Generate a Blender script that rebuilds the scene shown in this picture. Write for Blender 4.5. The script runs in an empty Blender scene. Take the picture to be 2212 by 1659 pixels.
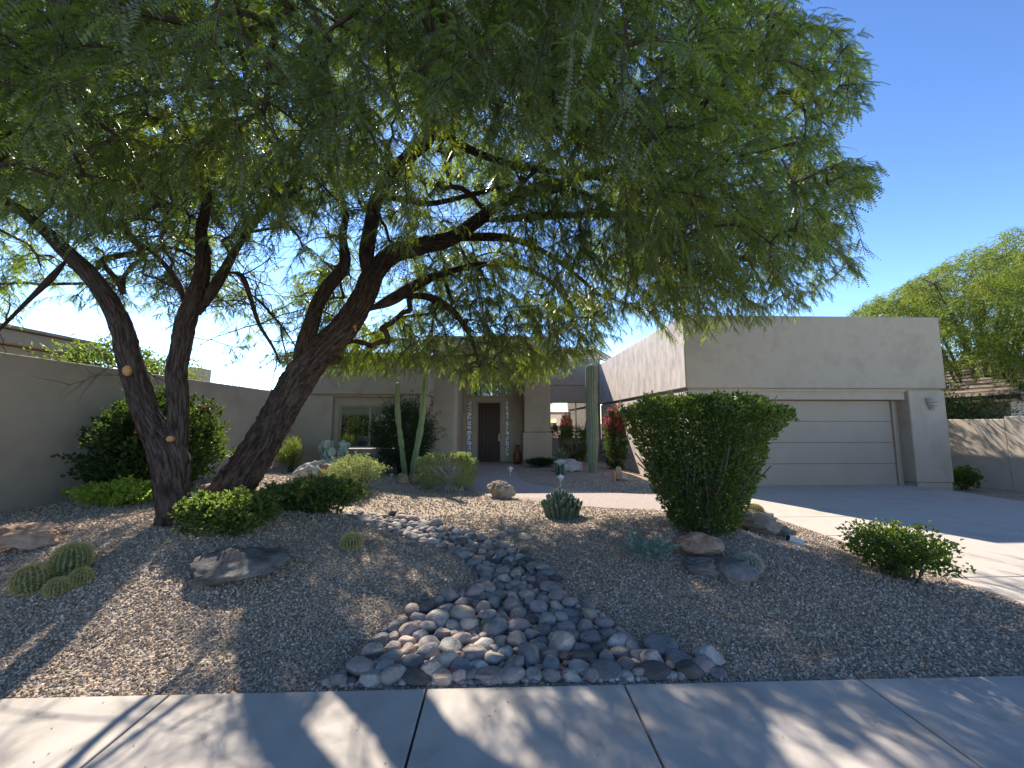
import bpy, math, random
import numpy as np
from mathutils import Vector, Matrix, noise
random.seed(7); RNG = np.random.default_rng(11)
SC = bpy.context.scene; COL = SC.collection
R = math.radians
# ------------------------------------------------------------------ camera, world, sun, exposure
CAMZ = 1.62; PITCH = R(5.8); YAW = R(1.9)
cam = bpy.data.objects.new('camera', bpy.data.cameras.new('camera')); COL.objects.link(cam)
cam.location = (0, 0, CAMZ); cam.rotation_euler = (R(90) + PITCH, 0, -YAW)
cam.data.sensor_width = 36; cam.data.lens = 36 * 833 / 2212; cam.data.clip_end = 2000; cam.data.clip_start = 0.05
SC.camera = cam
SUN_AZ = R(-23); SUN_EL = R(42)          # azimuth measured from +Y, negative = towards -X
w = bpy.data.worlds.new('World'); SC.world = w; w.use_nodes = True
nt = w.node_tree; bg = nt.nodes['Background']
sky = nt.nodes.new('ShaderNodeTexSky'); sky.sky_type = 'NISHITA'; sky.sun_disc = False
sky.sun_elevation = SUN_EL; sky.sun_rotation = SUN_AZ; sky.altitude = 900; sky.air_density = 1.0; sky.dust_density = 0.05; sky.ozone_density = 1.0
hs = nt.nodes.new('ShaderNodeHueSaturation'); hs.inputs['Saturation'].default_value = 1.0; 
a_ = nt.nodes.new('ShaderNodeVectorMath'); a_.operation = 'SCALE'; a_.inputs['Scale'].default_value = .13
gm = nt.nodes.new('ShaderNodeGamma'); gm.inputs[1].default_value = 1.5
b_ = nt.nodes.new('ShaderNodeVectorMath'); b_.operation = 'SCALE'; b_.inputs['Scale'].default_value = 1 / .13
nt.links.new(sky.outputs[0], a_.inputs[0]); nt.links.new(a_.outputs[0], gm.inputs[0]); nt.links.new(gm.outputs[0], b_.inputs[0]); nt.links.new(b_.outputs[0], hs.inputs['Color'])
nt.links.new(hs.outputs[0], bg.inputs[0]); bg.inputs[1].default_value = 0.14
sl = bpy.data.lights.new('sun', 'SUN'); sl.energy = 3.5; sl.angle = R(0.53); sl.color = (1, 0.90, 0.78)
sun = bpy.data.objects.new('sun', sl); COL.objects.link(sun)
sd = Vector((math.sin(SUN_AZ) * math.cos(SUN_EL), math.cos(SUN_AZ) * math.cos(SUN_EL), math.sin(SUN_EL)))
sun.rotation_euler = sd.to_track_quat('Z', 'Y').to_euler(); sun.location = sd * 60
SC.view_settings.view_transform = 'Standard'; SC.view_settings.look = 'None'; SC.view_settings.gamma = 1
SC.view_settings.exposure = 1.57
SC.render.engine = 'CYCLES'
SC.cycles.max_bounces = 8; SC.cycles.transmission_bounces = 6; SC.cycles.transparent_max_bounces = 6

# ------------------------------------------------------------------ helpers: points
F_ = 833.; CX = 1106.; CY = 829.5
def ray(px, py):
    r = (px - CX) / F_; u = -(py - CY) / F_
    f2 = math.cos(PITCH) - u * math.sin(PITCH); u2 = u * math.cos(PITCH) + math.sin(PITCH)
    return (r * math.cos(YAW) + f2 * math.sin(YAW), -r * math.sin(YAW) + f2 * math.cos(YAW), u2)
def atY(px, py, Y):
    x, y, z = ray(px, py); t = Y / y; return Vector((x * t, Y, CAMZ + z * t))
def proj(P):
    P = np.asarray(P, float); X, Y, Z = P[..., 0], P[..., 1], P[..., 2]
    x = X * math.cos(YAW) - Y * math.sin(YAW); y = X * math.sin(YAW) + Y * math.cos(YAW); z = Z - CAMZ
    f = y * math.cos(PITCH) + z * math.sin(PITCH); u = z * math.cos(PITCH) - y * math.sin(PITCH)
    f = np.where(f < .05, .05, f)
    return CX + F_ * x / f, CY - F_ * u / f
def sst(a, b, x):
    t = np.clip((x - a) / (b - a), 0, 1); return t * t * (3 - 2 * t)
# creek bed centre line (plan), used by terrain and stones
CREEK = np.array([(-2.9, 7.5, .40), (-2.15, 6.65, .44), (-1.35, 5.95, .42), (-.6, 5.45, .40), (-.08, 4.95, .38), (.12, 4.3, .35), (.13, 3.75, .36), (.05, 3.3, .62), (.03, 2.95, 1.0), (.05, 2.57, 1.22)])
def creek_d(X, Y):
    X = np.asarray(X, float); Y = np.asarray(Y, float); best = np.full(X.shape, 1e9)
    for i in range(len(CREEK) - 1):
        a, b = CREEK[i], CREEK[i + 1]; dx, dy = b[0] - a[0], b[1] - a[1]
        t = np.clip(((X - a[0]) * dx + (Y - a[1]) * dy) / (dx * dx + dy * dy), 0, 1)
        d = np.hypot(X - a[0] - t * dx, Y - a[1] - t * dy) / (a[2] + t * (b[2] - a[2]))
        best = np.minimum(best, d)
    return best          # in half widths: < 1 inside
def gh(X, Y):
    X = np.asarray(X, float); Y = np.asarray(Y, float)
    rise = sst(2.5, 4.6, Y)
    z = .05 * rise + .33 * rise * sst(-1.2, -4.5, X) * (1 - .35 * sst(9, 13, Y))
    z = z + .20 * np.exp(-((X + 2.6) / 1.9) ** 2 - ((Y - 5.2) / 1.7) ** 2) * sst(2.5, 3.7, Y)
    z = z + .24 * np.exp(-((X - 2.5) / 1.35) ** 2 - ((Y - 5.0) / 1.5) ** 2) * sst(2.5, 3.7, Y)
    z = z + .10 * np.exp(-((X + .2) / 1.3) ** 2 - ((Y - 7.2) / 1.2) ** 2)
    z = z + .10 * np.exp(-((X - 3.2) / 1.2) ** 2 - ((Y - 11.2) / 1.3) ** 2)
    cd = creek_d(X, Y)
    z = z * (1 - .45 * sst(1.7, .7, cd)) - .05 * sst(1.3, .6, cd) * sst(2.6, 3.2, Y)
    m = sst(4.62, 4.0, X) + sst(11.9, 12.3, X) * .4
    z = z * m - .02
    z = np.where((Y < 2.57), -.06, z)
    z = z - .12 * sst(4.3, 4.9, X) * sst(7.5, 10, Y) * (X > 4.3)
    return z
def g1(x, y): return float(gh(np.array([x]), np.array([y]))[0])
def G(px, py):
    d = ray(px, py); z = 0.1
    for _ in range(12):
        t = (z - CAMZ) / d[2]; z = g1(d[0] * t, d[1] * t)
    return Vector((d[0] * t, d[1] * t, z))

# ------------------------------------------------------------------ helpers: objects
def tag(o, label=None, cat=None, group=None, kind=None):
    if label: o['label'] = label
    if cat: o['category'] = cat
    if group: o['group'] = group
    if kind: o['kind'] = kind
    return o
def empty(name, loc, label, cat, group=None):
    o = bpy.data.objects.new(name, None); COL.objects.link(o); o.location = loc; o.empty_display_size = .2
    return tag(o, label, cat, group)
def npmesh(name, V, Fs, mat, parent=None, smooth=False, mats=None):
    """V (n,3); Fs: list of (m,k) int arrays"""
    V = np.asarray(V, np.float32); me = bpy.data.meshes.new(name)
    if not isinstance(Fs, (list, tuple)): Fs = [Fs]
    Fs = [np.asarray(f, np.int32) for f in Fs if len(f)]
    me.vertices.add(len(V)); me.vertices.foreach_set('co', V.ravel())
    idx = np.concatenate([f.ravel() for f in Fs]); cnt = np.concatenate([np.full(len(f), f.shape[1], np.int32) for f in Fs])
    st = np.concatenate([[0], np.cumsum(cnt)[:-1]]).astype(np.int32)
    me.loops.add(len(idx)); me.loops.foreach_set('vertex_index', idx)
    me.polygons.add(len(cnt)); me.polygons.foreach_set('loop_start', st); me.polygons.foreach_set('loop_total', cnt)
    me.polygons.foreach_set('use_smooth', np.full(len(cnt), bool(smooth)))
    me.update(calc_edges=True); me.validate()
    if mat: me.materials.append(mat)
    o = bpy.data.objects.new(name, me); COL.objects.link(o)
    if parent: o.parent = parent
    return o
class MB:
    def __init__(s): s.V = []; s.F = {}; s.n = 0
    def add(s, V, F):
        V = np.asarray(V, float); s.V.append(V)
        for f in (F if isinstance(F, list) else [F]):
            f = np.asarray(f, int)
            if len(f): s.F.setdefault(f.shape[1], []).append(f + s.n)
        s.n += len(V)
    def box(s, x0, x1, y0, y1, z0, z1):
        V = [(x, y, z) for z in (z0, z1) for (x, y) in ((x0, y0), (x1, y0), (x1, y1), (x0, y1))]
        s.add(V, np.array([(3, 2, 1, 0), (4, 5, 6, 7), (0, 1, 5, 4), (1, 2, 6, 5), (2, 3, 7, 6), (3, 0, 4, 7)]))
    def prism(s, poly, z0, z1):       # poly in xy, ccw
        n = len(poly); V = [(x, y, z0) for x, y in poly] + [(x, y, z1) for x, y in poly]
        s.add(V, [np.array([(i, (i + 1) % n, n + (i + 1) % n, n + i) for i in range(n)]), np.array([list(range(n))[::-1]]), np.array([[n + i for i in range(n)]])])
    def tube(s, P, rad, k=8, cap=True):
        P = np.asarray(P, float); rad = np.asarray(rad, float) * np.ones(len(P)); n = len(P)
        T = np.gradient(P, axis=0); T /= np.linalg.norm(T, axis=1)[:, None] + 1e-9
        ref = np.array([0, 0, 1.]) if abs(T[0][2]) < .9 else np.array([1., 0, 0])
        Ns = []; N = np.cross(T[0], ref); N /= np.linalg.norm(N)
        for t in T:
            N = N - t * N.dot(t); N /= np.linalg.norm(N) + 1e-9; Ns.append(N)
        Ns = np.array(Ns); B = np.cross(T, Ns); a = np.arange(k) * 2 * math.pi / k
        V = P[:, None] + rad[:, None, None] * (np.cos(a)[None, :, None] * Ns[:, None] + np.sin(a)[None, :, None] * B[:, None])
        i = np.arange(n - 1)[:, None] * k; j = np.arange(k)[None]; j2 = (j + 1) % k
        Fq = np.stack([i + j, i + j2, i + k + j2, i + k + j], -1).reshape(-1, 4)
        fs = [Fq]
        if cap: fs += [np.array([list(range(k))[::-1]]), np.array([[(n - 1) * k + q for q in range(k)]])]
        s.add(V.reshape(-1, 3), fs)
    def lathe(s, prof, c=(0, 0, 0), k=20):
        n = len(prof); a = np.arange(k) * 2 * math.pi / k
        V = [(c[0] + r * math.cos(t), c[1] + r * math.sin(t), c[2] + z) for r, z in prof for t in a]
        Fq = [(i * k + j, i * k + (j + 1) % k, (i + 1) * k + (j + 1) % k, (i + 1) * k + j) for i in range(n - 1) for j in range(k)]
        s.add(V, [np.array(Fq), np.array([list(range(k))[::-1]]), np.array([[(n - 1) * k + q for q in range(k)]])])
    def build(s, name, mat, parent=None, smooth=False, bevel=0):
        V = np.concatenate(s.V)
        if parent is not None: V = V - np.array(parent.matrix_basis.translation)
        o = npmesh(name, V, [np.concatenate(f) for f in s.F.values()], mat, parent, smooth)
        if bevel:
            m = o.modifiers.new('bevel', 'BEVEL'); m.width = bevel; m.segments = 3; m.limit_method = 'ANGLE'; m.angle_limit = R(40)
        return o

# ------------------------------------------------------------------ materials
def lin(c): return tuple(((v / 255) / 12.92 if v / 255 <= .04045 else ((v / 255 + .055) / 1.055) ** 2.4) for v in c)
def newmat(name):
    m = bpy.data.materials.new(name); m.use_nodes = True; n = m.node_tree
    return m, n, n.nodes['Principled BSDF'], n.nodes, n.links
def ramp(nodes, stops):
    r = nodes.new('ShaderNodeValToRGB'); e = r.color_ramp.elements
    while len(e) < len(stops): e.new(.5)
    for i, (p, c) in enumerate(stops): e[i].position = p; e[i].color = (*c, 1)
    return r
def noisy(name, cols, scale=5, detail=8, rough=.9, bump=.3, bscale=60, bdist=.01, stretch=(1, 1, 1), lo=.3, hi=.7, spec=.3, coord='Object', metallic=0, nrough=.6):
    m, n, b, N, L = newmat(name)
    tc = N.new('ShaderNodeTexCoord'); mp = N.new('ShaderNodeMapping'); mp.inputs['Scale'].default_value = stretch
    L.new(tc.outputs[coord], mp.inputs[0]); t = N.new('ShaderNodeTexNoise'); t.inputs['Scale'].default_value = scale; t.inputs['Detail'].default_value = detail; t.inputs['Roughness'].default_value = nrough
    L.new(mp.outputs[0], t.inputs[0])
    k = len(cols); r = ramp(N, [(lo + (hi - lo) * i / max(1, k - 1), c) for i, c in enumerate(cols)]); L.new(t.outputs['Fac'], r.inputs[0]); L.new(r.outputs[0], b.inputs['Base Color'])
    b.inputs['Roughness'].default_value = rough; b.inputs['Specular IOR Level'].default_value = spec; b.inputs['Metallic'].default_value = metallic
    if bump:
        t2 = N.new('ShaderNodeTexNoise'); t2.inputs['Scale'].default_value = bscale; t2.inputs['Detail'].default_value = 6; L.new(mp.outputs[0], t2.inputs[0])
        bp = N.new('ShaderNodeBump'); bp.inputs['Strength'].default_value = bump; bp.inputs['Distance'].default_value = bdist; L.new(t2.outputs['Fac'], bp.inputs['Height']); L.new(bp.outputs[0], b.inputs['Normal'])
    return m
def leafmat(name, cols, trans=.5, tcol=(.35, .5, .05), rough=.5, spec=.25):
    m, n, b, N, L = newmat(name)
    g = N.new('ShaderNodeNewGeometry'); tc = N.new('ShaderNodeTexCoord'); t = N.new('ShaderNodeTexNoise'); t.inputs['Scale'].default_value = 2.2; L.new(tc.outputs['Object'], t.inputs[0])
    mx = N.new('ShaderNodeMath'); mx.operation = 'ADD'; L.new(g.outputs['Random Per Island'], mx.inputs[0])
    ms = N.new('ShaderNodeMath'); ms.operation = 'MULTIPLY_ADD'; ms.inputs[1].default_value = 1.4; ms.inputs[2].default_value = -.7; L.new(t.outputs['Fac'], ms.inputs[0]); L.new(ms.outputs[0], mx.inputs[1])
    k = len(cols); r = ramp(N, [(i / max(1, k - 1), c) for i, c in enumerate(cols)]); L.new(mx.outputs[0], r.inputs[0]); L.new(r.outputs[0], b.inputs['Base Color'])
    b.inputs['Roughness'].default_value = rough; b.inputs['Specular IOR Level'].default_value = spec
    tr = N.new('ShaderNodeBsdfTranslucent'); tr.inputs[0].default_value = (*tcol, 1)
    mix = N.new('ShaderNodeMixShader'); mix.inputs[0].default_value = trans; L.new(b.outputs[0], mix.inputs[1]); L.new(tr.outputs[0], mix.inputs[2])
    L.new(mix.outputs[0], N['Material Output'].inputs[0]); return m
def plain(name, c, rough=.6, metallic=0, spec=.4, var=.12):
    return noisy(name, [tuple(v * (1 - var) for v in c), tuple(v * (1 + var) for v in c)], 9, 4, rough, .1, 80, .002, spec=spec, metallic=metallic)
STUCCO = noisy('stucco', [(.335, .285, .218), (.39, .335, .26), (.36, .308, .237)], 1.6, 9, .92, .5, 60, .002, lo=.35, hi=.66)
STUCCO_T = noisy('stucco_trowelled_painted_sun', [(.44, .38, .32), (.56, .49, .42), (.66, .59, .51)], 3.2, 6, .9, .35, 9, .006, stretch=(1, 1.6, .55), lo=.35, hi=.62)  # trowelled finish; colour lightened to carry the sun on the west faces
STUCCO_L = noisy('stucco_garden_wall', [(.33, .275, .22), (.42, .35, .285), (.46, .39, .32)], 1.1, 9, .95, .6, 70, .006, lo=.3, hi=.7)
STUCCO_N = noisy('stucco_neighbour', [(.43, .37, .30), (.50, .43, .35)], 2, 6, .92, .4, 80, .005)
GARDOOR = noisy('garage_door_paint', [(.32, .265, .205), (.35, .29, .225)], 2, 4, .6, .25, 300, .001)
CONC = noisy('sidewalk_concrete', [(.34, .305, .265), (.44, .40, .355), (.50, .455, .405)], 2.2, 10, .88, .25, 220, .002, lo=.3, hi=.7)
CONC_D = noisy('driveway_concrete', [(.38, .335, .285), (.46, .41, .35), (.42, .37, .315)], 1.2, 10, .88, .2, 220, .002, lo=.3, hi=.7)
WALK = noisy('walkway_exposed_aggregate', [(.24, .20, .175), (.36, .295, .26), (.45, .38, .335)], 95, 3, .9, .6, 130, .004, lo=.38, hi=.62)
ASPH = noisy('asphalt', [(.13, .125, .12), (.19, .185, .175)], 60, 4, .95, .5, 200, .004)
DARKJ = plain('joint_dark', (.06, .055, .05), .95)
BARK = None
def bark_mat():
    m, n, b, N, L = newmat('mesquite_bark')
    uv = N.new('ShaderNodeUVMap'); mp = N.new('ShaderNodeMapping'); mp.inputs['Scale'].default_value = (34, 5, 1); L.new(uv.outputs[0], mp.inputs[0])
    t = N.new('ShaderNodeTexNoise'); t.inputs['Scale'].default_value = 1; t.inputs['Detail'].default_value = 9; t.inputs['Roughness'].default_value = .65; t.inputs['Distortion'].default_value = .6; L.new(mp.outputs[0], t.inputs[0])
    r = ramp(N, [(.3, (.016, .011, .009)), (.45, (.055, .038, .031)), (.58, (.115, .085, .07)), (.75, (.20, .16, .135))]); L.new(t.outputs['Fac'], r.inputs[0]); L.new(r.outputs[0], b.inputs['Base Color'])
    b.inputs['Roughness'].default_value = .95; b.inputs['Specular IOR Level'].default_value = .15
    bp = N.new('ShaderNodeBump'); bp.inputs['Strength'].default_value = 1; bp.inputs['Distance'].default_value = .03; L.new(t.outputs['Fac'], bp.inputs['Height']); L.new(bp.outputs[0], b.inputs['Normal'])
    return m
BARK = bark_mat()
TWIG = noisy('twig_bark', [(.05, .036, .03), (.12, .09, .075)], 12, 4, .95, .4, 60, .004)
WOODCUT = noisy('cut_wood', [(.45, .20, .07), (.62, .36, .16)], 30, 3, .9, .2)
MESQ = leafmat('mesquite_leaf', [(.018, .034, .022), (.030, .054, .036), (.055, .088, .064), (.13, .18, .15)], .36, (.42, .56, .03), .36, .65)
PALO = leafmat('palo_verde_leaf', [(.07, .10, .02), (.13, .17, .03), (.20, .24, .05)], .4, (.30, .38, .04))
LIME = leafmat('groundcover_leaf_painted_sun', [(.18, .26, .04), (.27, .38, .06), (.36, .46, .12)], .5, (.45, .6, .08))  # leaf colour brightened in place of sunlight on a shaded plant
HEDGE = leafmat('hedge_leaf', [(.03, .055, .016), (.048, .085, .022), (.075, .12, .03), (.12, .17, .045)], .36, (.30, .42, .035), .35, .5)
DARKS = leafmat('dark_shrub_leaf', [(.018, .034, .014), (.03, .052, .02), (.042, .07, .026)], .3, (.10, .18, .03), .45)
LANT = leafmat('lantana_leaf', [(.04, .065, .02), (.07, .105, .03), (.12, .16, .05)], .38, (.30, .42, .06))
PALE = leafmat('pale_shrub_leaf', [(.20, .235, .09), (.33, .37, .15), (.48, .51, .27)], .35, (.35, .42, .10))
BOUGD = leafmat('bougainvillea_leaf_painted_shade', [(.018, .034, .012), (.03, .052, .016), (.048, .08, .022)], .28, (.16, .26, .03))  # darkened leaf copy: shade is put into the colour
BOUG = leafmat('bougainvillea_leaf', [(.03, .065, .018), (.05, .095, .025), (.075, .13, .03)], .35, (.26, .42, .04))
REDF = leafmat('magenta_bract', [(.45, .02, .10), (.62, .03, .14)], .4, (.7, .04, .16))
ORNF = leafmat('orange_flower', [(.65, .13, .03), (.75, .2, .05)], .3, (.7, .2, .05))
WHTF = leafmat('white_flower', [(.6, .6, .45), (.75, .75, .6)], .3, (.6, .6, .4))
EUPH = leafmat('blue_green_leaf', [(.16, .26, .22), (.24, .36, .30), (.28, .40, .30)], .25, (.2, .3, .15))
YUCL = leafmat('yucca_leaf', [(.16, .19, .11), (.25, .28, .17)], .2, (.3, .35, .15))
STRAW = leafmat('dry_straw_leaf', [(.30, .22, .13), (.42, .33, .2)], .2, (.4, .3, .15))
TILE = noisy('roof_tile', [(.27, .20, .16), (.42, .34, .29), (.34, .27, .22)], 3, 5, .9, .4, 40, .01)
FRAME = plain('window_frame_paint', (.30, .26, .20), .5)
DOORW = noisy('dark_door_wood', [(.018, .009, .008), (.04, .018, .014), (.028, .012, .010)], 6, 6, .45, .3, 90, .002, stretch=(6, 6, .5))
WHITE = plain('white_enamel', (.68, .66, .62), .45)
BLACKC = plain('black_glaze', (.012, .011, .015), .25)
TERRA = plain('terracotta', (.16, .05, .03), .6)
BRASS = plain('brass', (.5, .38, .18), .35, 1)
SCONCE = plain('sconce_plaster', (.33, .285, .25), .85)
CACT = noisy('totem_cactus_skin', [(.17, .22, .10), (.24, .29, .14)], 6, 5, .6, .2, 60, .003)
SAGU = noisy('saguaro_skin', [(.16, .20, .13), (.23, .27, .185)], 5, 5, .7, .2, 60, .003)
BARREL = noisy('barrel_cactus_skin', [(.04, .07, .03), (.06, .10, .04)], 9, 4, .7, .2, 60, .003)
PEAR = noisy('prickly_pear_skin', [(.34, .39, .32), (.46, .52, .43)], 9, 5, .65, .15, 40, .003)
FING = noisy('finger_cactus_skin', [(.06, .10, .06), (.095, .14, .085)], 9, 4, .7, .2, 60, .003)
SPINE_Y = plain('yellow_spine', (.52, .45, .18), .6)
SPINE_W = plain('pale_spine', (.55, .52, .42), .6)
def glassmat(name, tint, rough=.015):
    m, n, b, N, L = newmat(name); gl = N.new('ShaderNodeBsdfGlossy'); gl.inputs['Roughness'].default_value = .01; gl.inputs['Color'].default_value = (.85, .83, .8, 1); mxs = N.new('ShaderNodeMixShader'); mxs.inputs[0].default_value = .42; L.new(b.outputs[0], mxs.inputs[1]); L.new(gl.outputs[0], mxs.inputs[2]); L.new(mxs.outputs[0], N['Material Output'].inputs[0]); b.inputs['Base Color'].default_value = (*tint, 1); b.inputs['Roughness'].default_value = rough; b.inputs['IOR'].default_value = 2.3
    b.inputs['Specular IOR Level'].default_value = .8
    tc = N.new('ShaderNodeTexCoord'); t = N.new('ShaderNodeTexNoise'); t.inputs['Scale'].default_value = 1.3; L.new(tc.outputs['Object'], t.inputs[0])
    bp = N.new('ShaderNodeBump'); bp.inputs['Strength'].default_value = .02; bp.inputs['Distance'].default_value = .004; L.new(t.outputs['Fac'], bp.inputs['Height']); L.new(bp.outputs[0], b.inputs['Normal']); L.new(bp.outputs[0], gl.inputs['Normal']); return m
GLASS = glassmat('window_glass', (.03, .028, .024))
BLIND = noisy('shade_behind_glass', [(.16, .17, .11), (.20, .21, .14)], 4, 3, .6, .1, stretch=(1, 1, 12))
def gravelmat(name, island):
    m, n, b, N, L = newmat(name)
    cols = [(.0, (.22, .17, .125)), (.25, (.32, .25, .185)), (.55, (.42, .33, .245)), (.8, (.52, .42, .325)), (1, (.66, .56, .45))]
    if island:
        g = N.new('ShaderNodeNewGeometry'); r = ramp(N, cols); L.new(g.outputs['Random Per Island'], r.inputs[0]); L.new(r.outputs[0], b.inputs['Base Color'])
    else:
        tc = N.new('ShaderNodeTexCoord'); v = N.new('ShaderNodeTexVoronoi'); v.inputs['Scale'].default_value = 55; L.new(tc.outputs['Object'], v.inputs[0])
        s = N.new('ShaderNodeSeparateColor'); L.new(v.outputs['Color'], s.inputs[0]); r = ramp(N, cols); L.new(s.outputs[0], r.inputs[0])
        t = N.new('ShaderNodeTexNoise'); t.inputs['Scale'].default_value = .9; t.inputs['Detail'].default_value = 4; L.new(tc.outputs['Object'], t.inputs[0])
        mx = N.new('ShaderNodeMix'); mx.data_type = 'RGBA'; mx.blend_type = 'MULTIPLY'; mx.inputs[0].default_value = .35; L.new(r.outputs[0], mx.inputs[6]); L.new(t.outputs['Fac'], mx.inputs[7]); L.new(mx.outputs[2], b.inputs['Base Color'])
        bp = N.new('ShaderNodeBump'); bp.inputs['Strength'].default_value = 1; bp.inputs['Distance'].default_value = .012; bp.invert = True; L.new(v.outputs['Distance'], bp.inputs['Height']); L.new(bp.outputs[0], b.inputs['Normal'])
    b.inputs['Roughness'].default_value = .95; b.inputs['Specular IOR Level'].default_value = .2; return m
GRAV = gravelmat('decomposed_granite', False); GRAVP = gravelmat('granite_chips', True)
def rockmat(name, a, b_, c, scale=3.5):
    m, n, b, N, L = newmat(name); tc = N.new('ShaderNodeTexCoord'); t = N.new('ShaderNodeTexNoise'); t.inputs['Scale'].default_value = scale; t.inputs['Detail'].default_value = 12; t.inputs['Roughness'].default_value = .65; L.new(tc.outputs['Object'], t.inputs[0])
    r = ramp(N, [(.3, a), (.5, b_), (.7, c)]); L.new(t.outputs['Fac'], r.inputs[0]); L.new(r.outputs[0], b.inputs['Base Color']); b.inputs['Roughness'].default_value = .92; b.inputs['Specular IOR Level'].default_value = .2
    t2 = N.new('ShaderNodeTexNoise'); t2.inputs['Scale'].default_value = 14; t2.inputs['Detail'].default_value = 10; t2.inputs['Roughness'].default_value = .7; L.new(tc.outputs['Object'], t2.inputs[0])
    bp = N.new('ShaderNodeBump'); bp.inputs['Strength'].default_value = .8; bp.inputs['Distance'].default_value = .03; L.new(t2.outputs['Fac'], bp.inputs['Height']); L.new(bp.outputs[0], b.inputs['Normal']); return m
R_TAN = rockmat('tan_sandstone', (.22, .15, .10), (.42, .31, .22), (.52, .43, .34))
R_RED = rockmat('reddish_sandstone', (.20, .11, .07), (.36, .24, .17), (.48, .38, .30))
R_PALE = rockmat('pale_granite', (.28, .25, .22), (.48, .44, .40), (.62, .58, .53))
R_GREY = rockmat('grey_fieldstone', (.08, .075, .07), (.19, .175, .165), (.30, .28, .26))
R_DARK = rockmat('dark_lava_slab', (.06, .055, .05), (.14, .13, .12), (.26, .24, .22), 5)
R_BROWN = rockmat('brown_boulder', (.10, .085, .07), (.28, .235, .18), (.42, .36, .28))
R_GREEN = rockmat('green_grey_stone', (.16, .19, .17), (.28, .31, .27), (.40, .42, .37))
def cobmat(name, c):
    m, n, b, N, L = newmat(name); tc = N.new('ShaderNodeTexCoord'); oi = N.new('ShaderNodeObjectInfo')
    ad = N.new('ShaderNodeVectorMath'); ad.operation = 'ADD'; cm = N.new('ShaderNodeCombineXYZ'); mu = N.new('ShaderNodeMath'); mu.operation = 'MULTIPLY'; mu.inputs[1].default_value = 40; L.new(oi.outputs['Random'], mu.inputs[0]); L.new(mu.outputs[0], cm.inputs[0]); L.new(tc.outputs['Object'], ad.inputs[0]); L.new(cm.outputs[0], ad.inputs[1])
    t = N.new('ShaderNodeTexNoise'); t.inputs['Scale'].default_value = 1.3; t.inputs['Detail'].default_value = 9; t.inputs['Roughness'].default_value = .7; L.new(ad.outputs[0], t.inputs[0])
    r = ramp(N, [(.28, tuple(v * .6 for v in c)), (.5, c), (.72, tuple(min(.75, v * 1.45) for v in c))]); L.new(t.outputs['Fac'], r.inputs[0])
    hs = N.new('ShaderNodeHueSaturation'); mr = N.new('ShaderNodeMapRange'); mr.inputs['To Min'].default_value = .78; mr.inputs['To Max'].default_value = 1.18; L.new(oi.outputs['Random'], mr.inputs[0]); L.new(mr.outputs[0], hs.inputs['Value']); L.new(r.outputs[0], hs.inputs['Color']); L.new(hs.outputs[0], b.inputs['Base Color'])
    b.inputs['Roughness'].default_value = .75; b.inputs['Specular IOR Level'].default_value = .3
    t2 = N.new('ShaderNodeTexNoise'); t2.inputs['Scale'].default_value = 7; t2.inputs['Detail'].default_value = 7; L.new(ad.outputs[0], t2.inputs[0])
    bp = N.new('ShaderNodeBump'); bp.inputs['Strength'].default_value = .35; bp.inputs['Distance'].default_value = .05; L.new(t2.outputs['Fac'], bp.inputs['Height']); L.new(bp.outputs[0], b.inputs['Normal']); return m
COB = {'grey': cobmat('grey_river_stone', (.30, .272, .245)), 'slate blue': cobmat('slate_river_stone', (.205, .20, .195)), 'mauve': cobmat('mauve_river_stone', (.30, .25, .232)),
       'tan': cobmat('tan_river_stone', (.46, .36, .28)), 'pinkish': cobmat('pink_river_stone', (.42, .32, .27)), 'dark': cobmat('dark_river_stone', (.12, .108, .098)), 'pale': cobmat('pale_river_stone', (.40, .375, .34))}

# ------------------------------------------------------------------ terrain, paving
def grid_lines(a, b, fine0, fine1, fs, cs):
    L = []; x = a
    while x < b:
        L.append(x)
        d = 0 if fine0 <= x <= fine1 else min(abs(x - fine0), abs(x - fine1))
        x += fs if d == 0 else min(cs, fs + d * .25)
        if x > b: break
    L.append(b); return np.array(L)
XS = grid_lines(-900, 900, -8, 14, .07, 90); YS = grid_lines(-900, 900, 2.3, 15, .07, 90)
XX, YY = np.meshgrid(XS, YS)
# keep an exact edge line at the sidewalk
YS[np.argmin(abs(YS - 2.57))] = 2.571; XX, YY = np.meshgrid(XS, YS)
ZZ = gh(XX, YY) + (RNG.random(XX.shape) - .5) * .006 * ((XX > -8) & (XX < 14) & (YY > 2.6) & (YY < 15))
V = np.stack([XX, YY, ZZ], -1).reshape(-1, 3); nx = len(XS); ii, jj = np.meshgrid(np.arange(nx - 1), np.arange(len(YS) - 1)); q = (jj * nx + ii).ravel()
tag(npmesh('ground', V, np.stack([q, q + 1, q + nx + 1, q + nx], -1), GRAV, smooth=True), kind='structure')
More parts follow.
